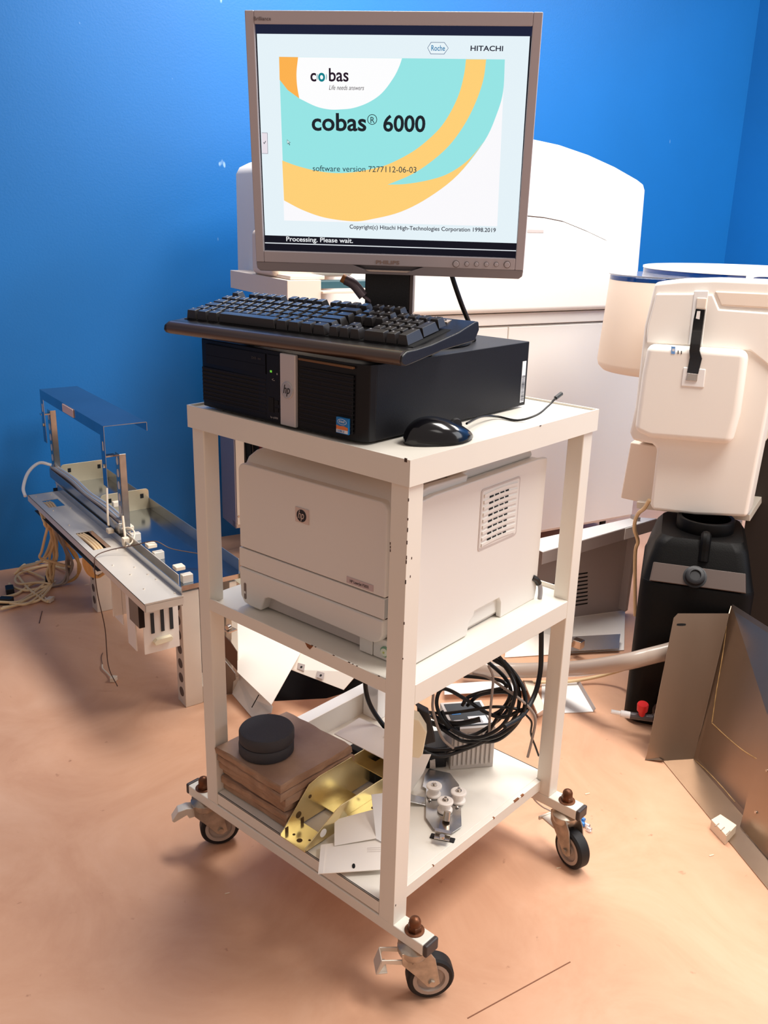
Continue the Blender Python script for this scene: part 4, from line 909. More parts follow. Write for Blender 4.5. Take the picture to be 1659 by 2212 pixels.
# ================================================================== RIGHT-HAND MODULE
uh = math.radians(-78.4)
UX = V(math.cos(uh), math.sin(uh), 0); UN = V(UX.y, -UX.x, 0)       # UN points to the viewer
if UN.dot(FW) > 0: UN = -UN
UP0 = fl(1500, 1112, .50)
def U(x, y, off=0.): return onp(x, y, UP0+UN*off, UN)
ucab = U(1606, 1150, -.245)
mdl = thing('sample_module', V(ucab.x, ucab.y, 0)-UN*.2, 'white instrument module with black slot and round blue-lidded drum at the right', 'laboratory machine', uh)
def ug(name, pts, off, depth, mats, bevel=.0, parent=None, **k):
    mb = MB(); mb.hexa([U(x, y, off) for x, y in pts], [U(x, y, off)-UN*depth for x, y in pts]); return mb.build(name, mats, parent or mdl, bevel=bevel, **k)
fcov = ug('front_cover', [(1414, 610), (1470, 604), (1545, 602), (1700, 608), (1676, 800), (1613, 1118), (1500, 1113), (1408, 1102), (1404, 1090), (1418, 969), (1408, 960), (1366, 952), (1359, 935), (1371, 880), (1391, 705)], 0, .08, MACH, .009, seg=4, angle=50)
ug('hump', [(1397, 744), (1612, 758), (1613, 780), (1597, 895), (1578, 962), (1402, 948), (1368, 932), (1384, 810)], .035, .036, MACH, .016, fcov, seg=5, angle=50)
ug('upper_panel', [(1417, 634), (1504, 634), (1488, 746), (1395, 742), (1398, 705)], .006, .008, MACH, .004, fcov)
ug('upper_panel', [(1528, 636), (1540, 636), (1553, 668), (1690, 678), (1672, 800), (1620, 758), (1512, 750)], .006, .008, MACH, .004, fcov)
ug('window_panel', [(1544, 629), (1700, 636), (1696, 668), (1557, 660)], .004, .006, MACHS, .003, fcov)
ug('slot_trim', [(1476, 793), (1524, 798), (1520, 838), (1471, 834)], .0375, .004, WPL, .002, fcov)
ug('slot_trim', [(1499, 628), (1531, 628), (1516, 745), (1486, 745)], .0075, .004, WPL, .002, fcov)
ug('slot_cap', [(1505, 643), (1527, 644), (1524, 668), (1503, 666)], .010, .006, MACHS, .002, fcov)
ug('slot', [(1503, 667), (1523, 669), (1511, 758), (1516, 775), (1508, 808), (1484, 805), (1490, 772), (1489, 758), (1498, 690)], .039, .010, BLACKG, .0, fcov, label='narrow black slot')
ug('slot_latch', [(1485, 806), (1507, 808), (1505, 824), (1481, 822)], .0405, .004, CHROME, .001, fcov)
ug('slot_window', [(1506, 672), (1513, 672), (1511, 690), (1503, 688)], .0395, .0006, WPL, 0, fcov)
mb = MB()
for (pp, m_) in (([(1450, 748), (1459, 749), (1458, 765), (1450, 764)], 0), ([(1452, 753), (1457.5, 753.5), (1457, 759), (1452, 758.5)], 1), ([(1464, 757), (1466, 757), (1466, 765), (1464, 764)], 2), ([(1471, 758), (1473, 758), (1473, 765), (1471, 765)], 2)):
    mb.hexa([U(x, y, .0355+m_*.0001) for x, y in pp], [U(x, y, .0355+m_*.0001)+UN*.0004 for x, y in pp], m_)
mb.build('sticker', [mat('sticker_lightblue', (110, 160, 220), .4), LBLW, INK], fcov)
ug('inner_case', [(1362, 955), (1425, 965), (1412, 1092), (1340, 1076)], -.085, .22, MACHS, .004)
ug('upper_case', [(1425, 625), (1660, 625), (1650, 960), (1380, 955), (1400, 705)], -.082, .24, MACHS, .004)
ug('under_tray', [(1375, 1084), (1620, 1112), (1620, 1126), (1375, 1098)], -.07, .22, GALVW, .001)
mb = MB(); c0 = U(1592, 1125, -.235); mb.box(-.012, .012, -.012, .012, 0, c0.z); mb.T = None
mb.v = [V(c0.x, c0.y, 0)+Matrix.Rotation(uh, 4, 'Z') @ v for v in mb.v]; mb.build('support_post', SHEETW, mdl, bevel=.001)
# dark cabinet the module is fixed to
TU = frame((ucab.x, ucab.y, 0), uh)
mb = MB(); mb.T = TU; mb.box(0, .55, 0, .55, 0.02, .94); dk = mb.build('dark_cabinet', DARKC, mdl, bevel=.004, label='dark brown cabinet beside the white cover')
mb = MB(); mb.T = TU; mb.box(.01, .54, .01, .54, 0, .02); mb.build('plinth', RUBBER, mdl)
# drum with lids
dd = 2.62; hx_ = V(FW.x, FW.y, 0).normalized()
DCn = onp(1431, 597, CP+hx_*dd, hx_); lp = onp(1287, 803, CP+hx_*dd, hx_)
dz0, dz1 = lp.z+.004, DCn.z-.012
mb = MB(); mb.lathe([(0, .120), (0.004, .140), (.016, .152), (.03, .156), (dz1-dz0, .143)], (DCn.x, DCn.y, dz0), (0, 0, 1), 64); dm = mb.build('drum', MACHS, mdl, angle=50, label='round cream drum')
mb = MB(); mb.lathe([(0, .143), (.010, .143), (.012, .141)], (DCn.x, DCn.y, dz1+.0005), (0, 0, 1), 64); mb.build('drum_lid', BLUEGL, dm, label='clear blue lid')
mb = MB(); mb.lathe([(0, .146), (.003, .146)], (DCn.x, DCn.y, dz1+.014), (0, 0, 1), 64); mb.build('lid_rim', CLEAR, dm)
D2 = onp(1620, 592, CP+hx_*2.72, hx_)
mb = MB(); mb.lathe([(0, .30), (.012, .30)], (D2.x, D2.y, D2.z-.004), (0, 0, 1), 72); mb.build('round_cover', MATS['blue_lid'], mdl, label='clear blue round cover')
mb = MB(); mb.lathe([(0, .302), (.005, .302), (.006, .298)], (D2.x, D2.y, D2.z+.009), (0, 0, 1), 72); mb.build('round_cover_rim', WPL, mdl)
mb = MB(); mb.tube([U(1622, 610, -.05), U(1620, 598, -.05), U(1628, 592, -.05), U(1650, 590, -.05), U(1690, 594, -.05)], .008, 10); mb.build('handle', WPL, mdl)
mb = MB(); mb.tube([U(1403, 1080, -.02), U(1392, 1098, -.03), U(1380, 1108, -.05), U(1372, 1125, -.06), U(1371, 1145, -.07), U(1378, 1170, -.09), U(1372, 1200, -.1), U(1372, 1330, -.12)], .005, 8); mb.build('hose', CABLEW, mdl)

# ================================================================== BLACK TANK
tk0 = fl(1345, 1560); th_ = math.radians(-66)
tk = thing('liquid_tank', tk0+V(.15, -.05, 0), 'tall black plastic tank with wide neck, screw cap and red tap', 'tank', th_)
TT = frame(tk0, th_)
mb = MB(); mb.T = TT
def rr(x0, x1, y0, y1, r, z): return [V(x, y, z) for x, y in rnd(x0, x1, y0, y1, r, r, 5)]
def loft(mb, rings, m=0):
    n = len(rings[0]); pts = [p for r_ in rings for p in r_]
    fs = [(k*n+i, k*n+(i+1) % n, (k+1)*n+(i+1) % n, (k+1)*n+i) for k in range(len(rings)-1) for i in range(n)]
    fs += [tuple(range(n-1, -1, -1)), tuple((len(rings)-1)*n+i for i in range(n))]; mb._a(pts, fs, m)
loft(mb, [rr(.012, .238, .012, .288, .03, 0), rr(0, .25, 0, .30, .035, .012), rr(0, .25, 0, .30, .035, .365), rr(.002, .248, .003, .297, .034, .372)])
loft(mb, [rr(.003, .247, .006, .295, .033, .372), rr(.012, .238, .034, .285, .03, .412), rr(.022, .228, .045, .275, .03, .450), rr(.034, .216, .06, .262, .03, .468)])
mb.build('body', TANK, tk, angle=45)
mb = MB(); mb.T = TT; mb.hexa([V(.020, .0035, .374), V(.230, .0035, .374), V(.226, .0305, .411), V(.024, .0305, .411)], [V(.022, .000, .377), V(.228, .000, .377), V(.224, .027, .413), V(.026, .027, .413)]); mb.build('shoulder_panel', TANKS, tk, bevel=.001, label='sloped shoulder panel with its sheen painted in as a paler tone')
nc = V(.132, .155, 0)
mb = MB(); mb.T = TT; mb.lathe([(.462, .064), (.470, .066), (.494, .066), (.497, .064), (.497, .056), (.470, .055), (.469, 0)], nc, (0, 0, 1), 48); mb.build('neck', TANK, tk)
mb = MB(); mb.T = TT; mb.tube([(.132, .085, .462), (.132, .066, .478), (.132, .052, .470), (.132, .046, .445), (.132, .040, .425)], .012, 10); mb.build('handle', TANK, tk)
cpos = V(.118, .014, .394); cn = V(0, -.80, .60)
mb = MB(); mb.T = TT; mb.lathe([(-.006, .026), (.002, .026), (.003, .022), (.016, .021), (.018, .018), (.018, .012), (.014, .011), (.014, 0)], cpos, cn, 28); mb.build('screw_cap', BLACK, tk)
mb = MB(); tx = TT.inverted() @ fl(1405, 1508, .06)
mb.T = TT; v0 = V(.085, 0.004, .050)
mb.lathe([(-.002, .021), (.010, .021), (.012, .016), (.022, .016)], v0, (0, -1, 0), 24); mb.tube([v0+V(0, -.018, 0), v0+V(-.004, -.034, -.002), v0+V(-.018, -.042, -.004)], .011, 12); mb.build('tap_elbow', mat('tap_brown', (72, 58, 54), .4), tk)
mb = MB(); mb.T = TT; mb.tube([v0+V(-.018, -.042, -.004), v0+V(-.07, -.046, -.004)], .0085, 14); mb.build('tap_body', mat('tap_clear', (90, 84, 86), .25), tk)
mb = MB(); mb.T = TT; mb.tube([v0+V(-.07, -.046, -.004), v0+V(-.092, -.047, -.003)], .0085, 12, smooth=False); mb.tube([v0+V(-.09, -.047, -.003), v0+V(-.114, -.048, -.002)], .0055, 12, smooth=False); mb.build('tap_spout', WPL, tk)
mb = MB(); mb.T = TT; mb.lathe([(0, .008), (.012, .008), (.014, .0125), (.030, .0135), (.033, .012)], v0+V(-.044, -.044, .001), (0, -.15, 1), 20); mb.build('tap_knob', REDP, tk, label='red tap knob')
mb = MB(); mb.T = TT; mb.lathe([(0, .0075), (.025, .0075), (.03, .005)], V(.155, .002, .045), (0, -1, 0), 16); mb.build('drain_plug', WPL, tk)

# ================================================================== BARE STEEL HOUSING, BOTTOM RIGHT
B1, C0_ = fl(1395, 1640, .001), fl(1498, 1640, .004); T1, T0 = fl(1457, 1325, .33), fl(1574, 1325, .33)
C1, C2 = fl(1610, 1757, .004), fl(1800, 1985, .004)
sb_ = thing('steel_housing', fl(1600, 1740), 'bare sheet steel housing leaning open on the floor at the lower right', 'steel housing')
mb = MB(); ins = T1+(T0-T1)*.06; mb.poly([B1, fl(1433, 1644, .001), C0_, T0, ins, T1-(T1-B1)*.03], .0015); mb.build('left_wing', STEEL, sb_)
mb = MB(); c_ = T1+(T0-T1)*.16-(T1-B1)*.075; ux_ = (T0-T1).normalized(); uy_ = (T1-B1).normalized(); n_ = ux_.cross(uy_); n_ = n_ if n_.dot(FW) < 0 else -n_
mb.prism([(math.copysign(min(abs(math.cos(a)*.014), .0105), math.cos(a)), math.sin(a)*.003) for a in np.linspace(0, 2*PI, 24, endpoint=False)], c_+n_*.0002, ux_, uy_, n_*.0018); mb.build('slot', SLOT, sb_)
TP0, TP1 = fl(1580, 1304, .345), fl(1659, 1354, .345); dT = (TP1-TP0).normalized()
TT0, TT1 = TP0, TP0+dT*(C2-C0_).length
mb = MB(); mb.poly([C0_, C0_+(C2-C0_), TT1, TT0], .0015); mb.build('back_sheet', STEEL, sb_)
mb = MB(); mb.poly([C0_, C0_+(TT0-C0_), T0], .0015); mb.build('corner_gusset', STEEL, sb_)
O1 = fl(1433, 1645, .001); O2 = O1+(C2-C0_)
mb = MB(); mb.poly([O1, O2, C2, C0_], .0015); mb.build('bottom_flange', STEEL, sb_)
W0, W1 = fl(1600, 1785, .006), fl(1750, 1960, .006); lean = (TT0-C0_)*.95
mb = MB(); mb.poly([W0, W1, W1+lean, W0+lean], .0015); 
for (px_, py_) in ((1635, 1755), (1659, 1665)):
    nn_ = (W1-W0).cross(lean).normalized(); nn_ = nn_ if nn_.dot(FW) < 0 else -nn_; c_ = onp(px_, py_, W0, nn_); mb.lathe([(0, .0032), (.004, .0028)], c_, nn_, 12, 1)
mb.build('near_wing', [STEEL, CHROME], sb_)
E1, E2 = fl(1563, 1786, .001), fl(1720, 1958, .001)
mb = MB(); mb.poly([E1, E2, W1+V(0, 0, -.004), W0+V(0, 0, -.004)], .0015); mb.build('near_flange', GALV, sb_)
mb = MB(); mb.poly([fl(1393, 1642, .0005), fl(1440, 1638, .0005), fl(1432, 1642, .008), fl(1400, 1622, .008)], .001); mb.build('foot_tab', STEEL, sb_)
WELD = mat('weld_stain', (214, 176, 120), .4, metal=.7, var=.4, vs=60)
mb = MB(); nb = (C2-C0_).cross(TT0-C0_).normalized(); nb = nb if nb.dot(FW) < 0 else -nb
for pth in (((1502, 1642), (1530, 1668), (1560, 1700), (1588, 1733)), ((1572, 1340), (1560, 1420), (1548, 1490), (1538, 1560)), ((1538, 1562), (1570, 1592), (1604, 1620), (1636, 1640))):
    mb.tube([onp(x, y, C0_+nb*.0003, nb) for x, y in pth], .0011, 6)
mb.build('weld_bead', WELD, sb_)
# white connector by the flange
cn_ = thing('white_connector', fl(1562, 1812), 'ribbed white plastic connector against the steel housing edge on the floor', 'connector')
q = [fl(1530, 1785, .004), fl(1545, 1775, .004), fl(1585, 1800, .004), fl(1562, 1822, .004)]
mb = MB(); mb.poly([fl(1533, 1790, 0.0005), fl(1553, 1778, .0005), fl(1588, 1802, .0005), fl(1566, 1826, .0005)], V(0, 0, .022)); mb.build('shell', CONW, cn_, bevel=.001)
for k in range(3):
    a, b = fl(1545+k*12, 1785+k*9, .0228), fl(1553+k*12, 1779+k*8, .0228); mb = MB(); mb.tube([a, b], .0012, 6, smooth=False); mb.build('rib', mat('connector_shade', (176, 160, 146), .5) if k == 0 else MATS['connector_shade'], cn_)

# ================================================================== GREY COVER AND FLOOR ITEMS BEHIND THE CART, RIGHT
PE = fl(1350, 1325)
def E_(x, y, off=0.): return onp(x, y, PE-NV*off, NV)
gc = thing('grey_cover', PE-DV*.15, 'grey folded sheet metal cover with vent slots standing behind the cart', 'metal cover')
def gp(name, pts, off, depth, m, bevel=.0006, parent=None):
    mb = MB(); mb.hexa([E_(x, y, off) for x, y in pts], [E_(x, y, off)+NV*depth for x, y in pts]); return mb.build(name, m, parent or gc, bevel=bevel)
bp_ = gp('back_panel', [(1100, 1352), (1350, 1322), (1378, 1118), (1130, 1175)], 0, .0015, SHEETG)
mb = MB(); a, b = E_(1130, 1172), E_(1372, 1118); off_ = -NV*.085
mb.hexa([a, b, b+off_*.45+DV*.05, a+off_*1.0], [p+V(0, 0, .0015) for p in (a, b, b+off_*.45+DV*.05, a+off_*1.0)]); mb.build('top_flange', WPL, gc)
a2_, b2_ = a+off_, b+off_*.45+DV*.05
mb = MB(); mb.hexa([a2_, b2_, b2_-V(0, 0, .035), a2_-V(0, 0, .035)], [p-NV*.0015 for p in (a2_, b2_, b2_-V(0, 0, .035), a2_-V(0, 0, .035))]); fl_ = mb.build('front_lip', SHEETG, gc)
f_ = .70; m1 = a2_+(b2_-a2_)*f_; m2 = a2_+(b2_-a2_)*(f_+.10)
mb = MB(); mb.hexa([m1, m2, m2-V(0, 0, .034), m1-V(0, 0, .034)], [p-NV*.004 for p in (m1, m2, m2-V(0, 0, .034), m1-V(0, 0, .034))]); mb.build('tab', WPL, gc)
gp('right_flange', [(1350, 1322), (1356, 1318), (1384, 1118), (1378, 1118)], .03, .03, SHEETG)
for k in range(9):
    y_ = 1238+k*8.2; q_ = gp('vent_slot', [(1238, y_+3), (1270, y_-2), (1269, y_+1), (1238, y_+6)], .0006, .0008, SLOT, 0, bp_)
for k in range(5): gp('vent_slot', [(1187, 1262+k*8), (1197, 1260+k*8), (1197, 1263+k*8), (1187, 1265+k*8)], .0006, .0008, SLOT, 0, bp_)
mb = MB(); P_ = [E_(1100, 1352), E_(1350, 1322), fl(1348, 1404, .003), fl(1090, 1420, .003)]
for p in P_[:2]: p.z = max(p.z, .012)
mb.poly(P_, .0015); mb.build('base_panel', SHEETW, gc)
mb = MB(); mb.poly([fl(1225, 1408, .012), fl(1336, 1402, .012), fl(1340, 1370, .030), fl(1232, 1376, .030)], .0015); mb.build('inner_tray', GALV, gc, bevel=.0005)
mb = MB(); c_ = fl(1248, 1400, .03); mb.box(c_.x-.012, c_.x+.012, c_.y-.014, c_.y+.014, .0325, .056); mb.lathe([(0, .010), (.03, .010)], (c_.x-.02, c_.y+.012, .04), (0, 1, 0), 18); mb.build('latch', CHROME, gc, bevel=.002)
# hose
mb = MB(); mb.tube([fl(1000, 1440, .045), fl(1110, 1448, .05), fl(1200, 1446, .08), fl(1270, 1442, .13), fl(1350, 1430, .186), fl(1400, 1418, .208), fl(1440, 1408, .223), fl(1480, 1396, .238)], .0195, 24, 0, 8)
single(mb, 'drain_hose', PIPE, 'thick grey hose running across behind the right leg to the black tank', 'hose')
mb = MB(); mb.tube([fl(1000, 1482, .01), fl(1080, 1474, .012), fl(1160, 1474, .012), fl(1230, 1472, .012), fl(1290, 1462, .02), fl(1340, 1448, .05), fl(1365, 1440, .09)], .0045, 10)
single(mb, 'thin_tube', CABLEW, 'thin white tube on the floor under the grey hose', 'tube')
t_ = thing('white_plate', fl(1250, 1520), 'flat white plate with a turned-up edge on the floor behind the right castor', 'metal plate')
mb = MB(); mb.poly([fl(1170, 1543, .001), fl(1282, 1538, .001), fl(1245, 1474, .001), fl(1170, 1476, .001)], .0015); mb.build('plate', WPL, t_)
mb = MB(); mb.poly([fl(1282, 1538, .001), fl(1287, 1530, .012), fl(1252, 1470, .012), fl(1245, 1474, .001)], .0012); mb.build('turned_edge', SHEETG, t_)
t_ = thing('open_box_section', fl(1145, 1530), 'short cream folded section with dark edge on the floor beside the white plate', 'metal section')
mb = MB(); mb.poly([fl(1130, 1470, .03), fl(1150, 1470, .03), fl(1178, 1530, .03), fl(1160, 1542, .03)], .0015); mb.build('top', CONW, t_)
mb = MB(); mb.poly([fl(1160, 1542, .03), fl(1178, 1530, .03), fl(1178, 1541, .002), fl(1162, 1549, .002)], .0015); mb.build('end', WPL, t_)
mb = MB(); mb.poly([fl(1130, 1470, .03), fl(1160, 1542, .03), fl(1162, 1549, .002), fl(1131, 1480, .002)], .0015); mb.build('side', mat('edge_brown', (120, 70, 48), .6), t_)
plate('white_tray', [fl(960, 1478, .02), fl(1120, 1466, .02), fl(1150, 1490, .02), fl(960, 1500, .02)], .0015, WPL, 'bright white sheet on the floor seen behind the cable coil', 'metal plate')
# clutter at the right castor
t_ = thing('crimp_connectors', fl(1258, 1782), 'small blue and clear plug connectors on the floor behind the right castor', 'connector')
for k, (x, y, m_) in enumerate(((1254, 1763, BLUEP), (1254, 1773, BLUEP), (1264, 1776, CLEAR), (1268, 1784, CLEAR))):
    mb = MB(); c_ = fl(x, y+4, .006); mb.tube([c_, fl(x+9, y+9, .006)], .0042, 8, smooth=False); mb.build('plug', m_, t_)
mb = MB(); mb.tube([fl(1143, 1706, .085), fl(1155, 1728, .05), fl(1172, 1743, .02), fl(1186, 1750, .008), fl(1215, 1765, .004), fl(1255, 1778, .004)], .0016, 6)
single(mb, 'thin_lead', CABLEG, 'thin grey lead from under the shelf to the plugs at the right castor', 'cable')

# ================================================================== WHITE PANELS BEHIND THE CART, LEFT
wc = thing('white_panel_cover', fl(590, 1500), 'large white folded panel on the floor behind the left of the cart', 'metal cover')
z_ = .13
A_, B_, C_, D_ = fl(480, 1322, z_), fl(652, 1404, z_), fl(586, 1522, z_*.55), fl(500, 1448, z_*.55)
D_ = A_+(C_-B_)
mb = MB(); mb.poly([A_, B_, C_, fl(513, 1452, z_*.60)], .0015); mb.build('top_panel', SHEETW, wc)
z2_ = z_
mb = MB(); mb.poly([B_, fl(775, 1452, z2_-.005), fl(742, 1490, .085), fl(627, 1446, .095)], .0015); wf = mb.build('flange', SHEETW, wc)
for (x, y) in ((651, 1441), (693, 1459)):
    mb = MB(); pl = [(x-7, y-9), (x+8, y-5), (x+6, y+9), (x-9, y+4)]; nn_ = (fl(775, 1452, z2_-.005)-B_).cross(fl(627, 1446, .095)-B_).normalized(); nn_ = nn_ if nn_.dot(FW) < 0 else -nn_
    mb.hexa([onp(a, b, B_+nn_*.0004, nn_) for a, b in pl], [onp(a, b, B_+nn_*.0004, nn_)+nn_*.0012 for a, b in pl]); c_ = onp(x, y, B_+nn_*.0016, nn_); mb.lathe([(0, .003), (.0006, .003)], c_, nn_, 10, 1); mb.build('nut_plate', [mat('nut_plate', (170, 158, 154), .4), SLOT] if x == 651 else [MATS['nut_plate'], SLOT], wf)
FE = fl(775, 1452, z2_-.005); back_ = V(.26, .20, 0)
mb = MB(); mb.poly([B_, FE, FE+back_, B_+back_], .0015); mb.build('shade_roof', SHEETW, wc)  # unseen roof panel added to shade the floor below the cover
mb = MB(); mb.poly([FE, FE+back_, FE+back_-V(0, 0, .12), FE-V(0, 0, .03)+back_*.12], .0015); mb.build('shade_flange', SHEETG, wc)  # hidden flange added to keep light out from under the cover
t_ = thing('sloping_strip', fl(545, 1540), 'white sloping strip with a thin black cut below the large white panel', 'metal strip')
mb = MB(); mb.poly([fl(500, 1430, .05), fl(589, 1526, .03), fl(586, 1540, .002), fl(543, 1548, .002), fl(497, 1494, .002)], .0015); mb.build('strip', WPL, t_)
mb = MB(); a, b = fl(559, 1501, .034), fl(544, 1528, .024); mb.tube([a, b], .0012, 6, smooth=False); mb.build('cut', SLOT, t_)
plate('upright_strip', [fl(478, 1300, .10), fl(490, 1300, .10), fl(512, 1330, .06), fl(478, 1330, .06)], .0015, WPL, 'short white strip just right of the left leg below the printer shelf', 'metal strip')
plate('black_sheet', [fl(592, 1514, .0008), fl(622, 1440, .0008), fl(778, 1440, .0008), fl(792, 1482, .0008), fl(705, 1508, .0008)], .001, mat('shadow_black', (14, 10, 9), .7, spec=.1), 'flat black sheet added as the shadow on the floor under the flange of the large white panel', 'metal plate')  # flat black sheet darkens the floor where only shadow falls
# dark perforated bracket at the left leg
t_ = thing('dark_bracket', fl(500, 1500), 'dark steel bracket with a bolt beside the left leg behind the cart', 'bracket')
def Lz(x, y, z): return fl(240+x/4.607, 1060+y/4.607, z)
mb = MB(); mb.poly([Lz(1130, 1640, .15), Lz(1258, 1785, .10), Lz(1258, 1600, .17), Lz(1190, 1500, .20), Lz(1130, 1440, .22)], .002); mb.build('side', mat('dark_steel', (92, 70, 60), .4, metal=.6), t_)
mb = MB(); mb.poly([Lz(1130, 1690, .12), Lz(1235, 1820, .09), Lz(1240, 1880, .07), Lz(1215, 1900, .06), Lz(1205, 2020, .01), Lz(1130, 2030, .01)], .002); mb.build('lower_side', mat('dark_zinc', (120, 112, 106), .35, metal=.7), t_)
mb = MB(); mb.poly([Lz(1145, 1220, .27), Lz(1200, 1225, .27), Lz(1200, 1480, .20), Lz(1145, 1480, .20)], .002); mb.build('upright', CONW, t_)
mb = MB(); c_ = Lz(1180, 1350, .25); mb.lathe([(0, .006), (.01, .006)], c_, UN, 12); mb.box(c_.x-.012, c_.x+.012, c_.y-.012, c_.y+.012, c_.z-.010, c_.z-.007); mb.build('bolt', CHROME, t_)

# ================================================================== STRIPPED CHASSIS AT THE LEFT
CA = fl(402, 1529); ca = math.radians(-13)
ch = thing('stripped_chassis', CA+V(.05, .4, 0), 'stripped zinc chassis on two legs by the wall, cables hanging from its far end', 'machine frame', ca)
TC = frame(CA, ca)
def cp_(name, f, mats, parent=None, **k):
    mb = MB(); mb.T = TC; f(mb); return mb.build(name, mats, parent or ch, **k)
ZT_ = .33
HOLE = mat('hole_brown_dark', (96, 82, 74), .7)
def leg(a0, z1, holes=True):
    w_ = .145; d_ = .048
    def f(m):
        m.box(0, .046, a0, a0+d_, 0, z1); m.box(.046, w_, a0, a0+d_, 0, .045); m.box(w_-.02, w_, a0, a0+d_, .045, z1); m.box(.046, w_-.02, a0+d_-.004, a0+d_, .045, z1-.02)
    L = cp_('leg', f, GALVW, bevel=.002)
    for k in range(7 if holes else 3):
        z = .035+k*.0385
        if z > z1-.03: break
        cp_('hole', lambda m: m.lathe([(0, .0125), (.0008, .0125)], (.0002, a0+d_/2-.002, z), (-1, 0, 0), 20), HOLE, L)
    return L
leg(0, .305); leg(.655, .305)
cp_('inner_web', lambda m: m.box(.048, .12, .040, .043, .06, .29), mat('dark_web', (100, 88, 80), .4, metal=.5))
# front tray
def tray(m):
    b0, b1, a0, a1 = -.112, -.022, -.07, .888; z0_ = .308
    cuts = [(.732, .810, -.092, -.046), (.326, .476, -.096, -.050)]
    # floor of the tray in strips around the two cut-outs
    ys = [a0, .326, .476, .732, .810, a1]
    for i in range(5):
        ya, yb_ = ys[i], ys[i+1]
        cu = [c for c in cuts if abs(c[0]-ya) < .001]
        if cu: m.box(b0, cu[0][2], ya, yb_, z0_+.0165, z0_+.018); m.box(cu[0][3], b1, ya, yb_, z0_+.0165, z0_+.018)
        else: m.box(b0, b1, ya, yb_, z0_+.0165, z0_+.018)
    m.box(b0, b0+.0015, a0, a1, z0_, z0_+.018); m.box(b0, b1, a0, a0+.0015, z0_, z0_+.018+.004); m.box(b0, b1, a1-.0015, a1, z0_, z0_+.018)
    for x, y in ((-.095, .86), (-.05, .86), (-.09, .70), (-.04, .70), (-.09, .55), (-.045, .30), (-.09, .20), (-.05, .16), (-.075, .12), (-.04, .10), (-.035, .06), (-.08, .02), (-.03, -.04)):
        m.lathe([(0, .0028), (.0022, .002)], (x, y, z0_+.018), (0, 0, 1), 10)
cp_('front_tray', tray, GALVW)
cp_('tray_upstand', lambda m: (m.box(-.022, -.020, -.06, .888, .300, .345), m.box(-.020, -.004, .0, .888, .300, .302)), GALV, bevel=.0005)
cp_('channel_gap', lambda m: m.box(-.019, -.004, .02, .95, .300, .318), SLOT)
cp_('channel_wall', lambda m: m.box(-.004, -.002, .0, .97, .29, .352), GALVW, bevel=.0005)
for y in (.10, .20, .30): cp_('channel_clip', lambda m: m.box(-.018, -.006, y, y+.045, .318, .321), CHROME)
cp_('rear_tray', lambda m: (m.box(-.002, .158, -.005, .99, .322, .324)), MIRR)
cp_('rear_tray_wall', lambda m: (m.box(.156, .158, .01, .99, .324, .356)), GALV, bevel=.0004)
cp_('rear_tray_end', lambda m: (m.box(0, .158, .988, .99, .324, .352)), GALV, bevel=.0004)
cp_('rear_tray_lip', lambda m: (m.prism([(.0, 0), (.158, .0), (.158, .012), (.0, .012)], (0, -.006, .312), (1, 0, 0), (0, 0, 1), (0, .0018, 0))), CHROME)
# duct with cable run along the middle
cp_('cable_duct', lambda m: m.box(-.016, .010, .36, .985, .345, .374), GALV, bevel=.001)
for k in range(4): cp_('duct_cable', lambda m: m.tube([(-.012+.006*k, .36, .378), (-.010+.006*k, .5, .379+.002*(k % 2)), (-.013+.006*k, .65, .378), (-.009+.006*k, .8, .381), (-.012+.006*k, .98, .378)], .0035, 8), [CABLEG, mat('cable_bluegrey', (150, 160, 176), .4), CABLEG, MATS['cable_bluegrey']][k])
# yellow-zinc stop plates standing in the rear tray
for k, y in enumerate((.59, .965)):
    P = cp_('stop_plate', lambda m: m.prism(rnd(.014, .156, .324, .385, .001, .010, 4), (0, y, 0), (1, 0, 0), (0, 0, 1), (0, .002, 0)), BRKT, bevel=.0004)
    for x in (.035, .130): cp_('square_hole', lambda m: m.box(x, x+.010, y-.0006, y, .358, .371), SLOT, P)
cp_('end_plate', lambda m: m.prism(rnd(.158, .200, .290, .342, .012, .012, 4), (0, -.03, 0), (1, 0, 0), (0, 0, 1), (0, .002, 0)), BRKT)
cp_('end_plate_rim', lambda m: m.box(.158, .20, -.03, .05, .288, .290), BRKT)
for k, y in enumerate((.355, .195, .020)):
    Q = cp_('edge_clip', lambda m: (m.box(.000, .024, y, y+.024, .352, .362)), CONW, bevel=.002)
    cp_('clip_foot', lambda m: m.box(.010, .036, y-.014, y+.004, .324, .344), GALVW, Q, bevel=.001)
# posts
def post(y, name='post'):
    P = cp_(name, lambda m: (m.box(-.004, -.002, y, y+.030, .345, .560), m.box(-.004, .014, y, y+.002, .345, .560)), CHROME, bevel=.0004)
    for k in range(6): cp_('oval_hole', lambda m: m.prism([(math.cos(a)*.007, math.sin(a)*.011) for a in np.linspace(0, 2*PI, 20, endpoint=False)], (-.0042, y+.016, .375+k*.033), (0, 1, 0), (0, 0, 1), (-.0006, 0, 0)), mat('hole_light', (214, 208, 204), .4) if 'hole_light' not in MATS else MATS['hole_light'], P)
post(.355); post(.965)
hd = cp_('raised_cover', lambda m: (m.prism([(0, 0), (.112, .0), (.1135, -.002), (.1135, -.024), (.112, -.024), (.112, -.002), (0, -.0015)], (-.030, .378, .632), (1, 0, 0), (0, 0, 1), (.0, .575, 0)), m.box(-.0315, -.030, .378, .953, .604, .632)), MIRR, smooth=False)
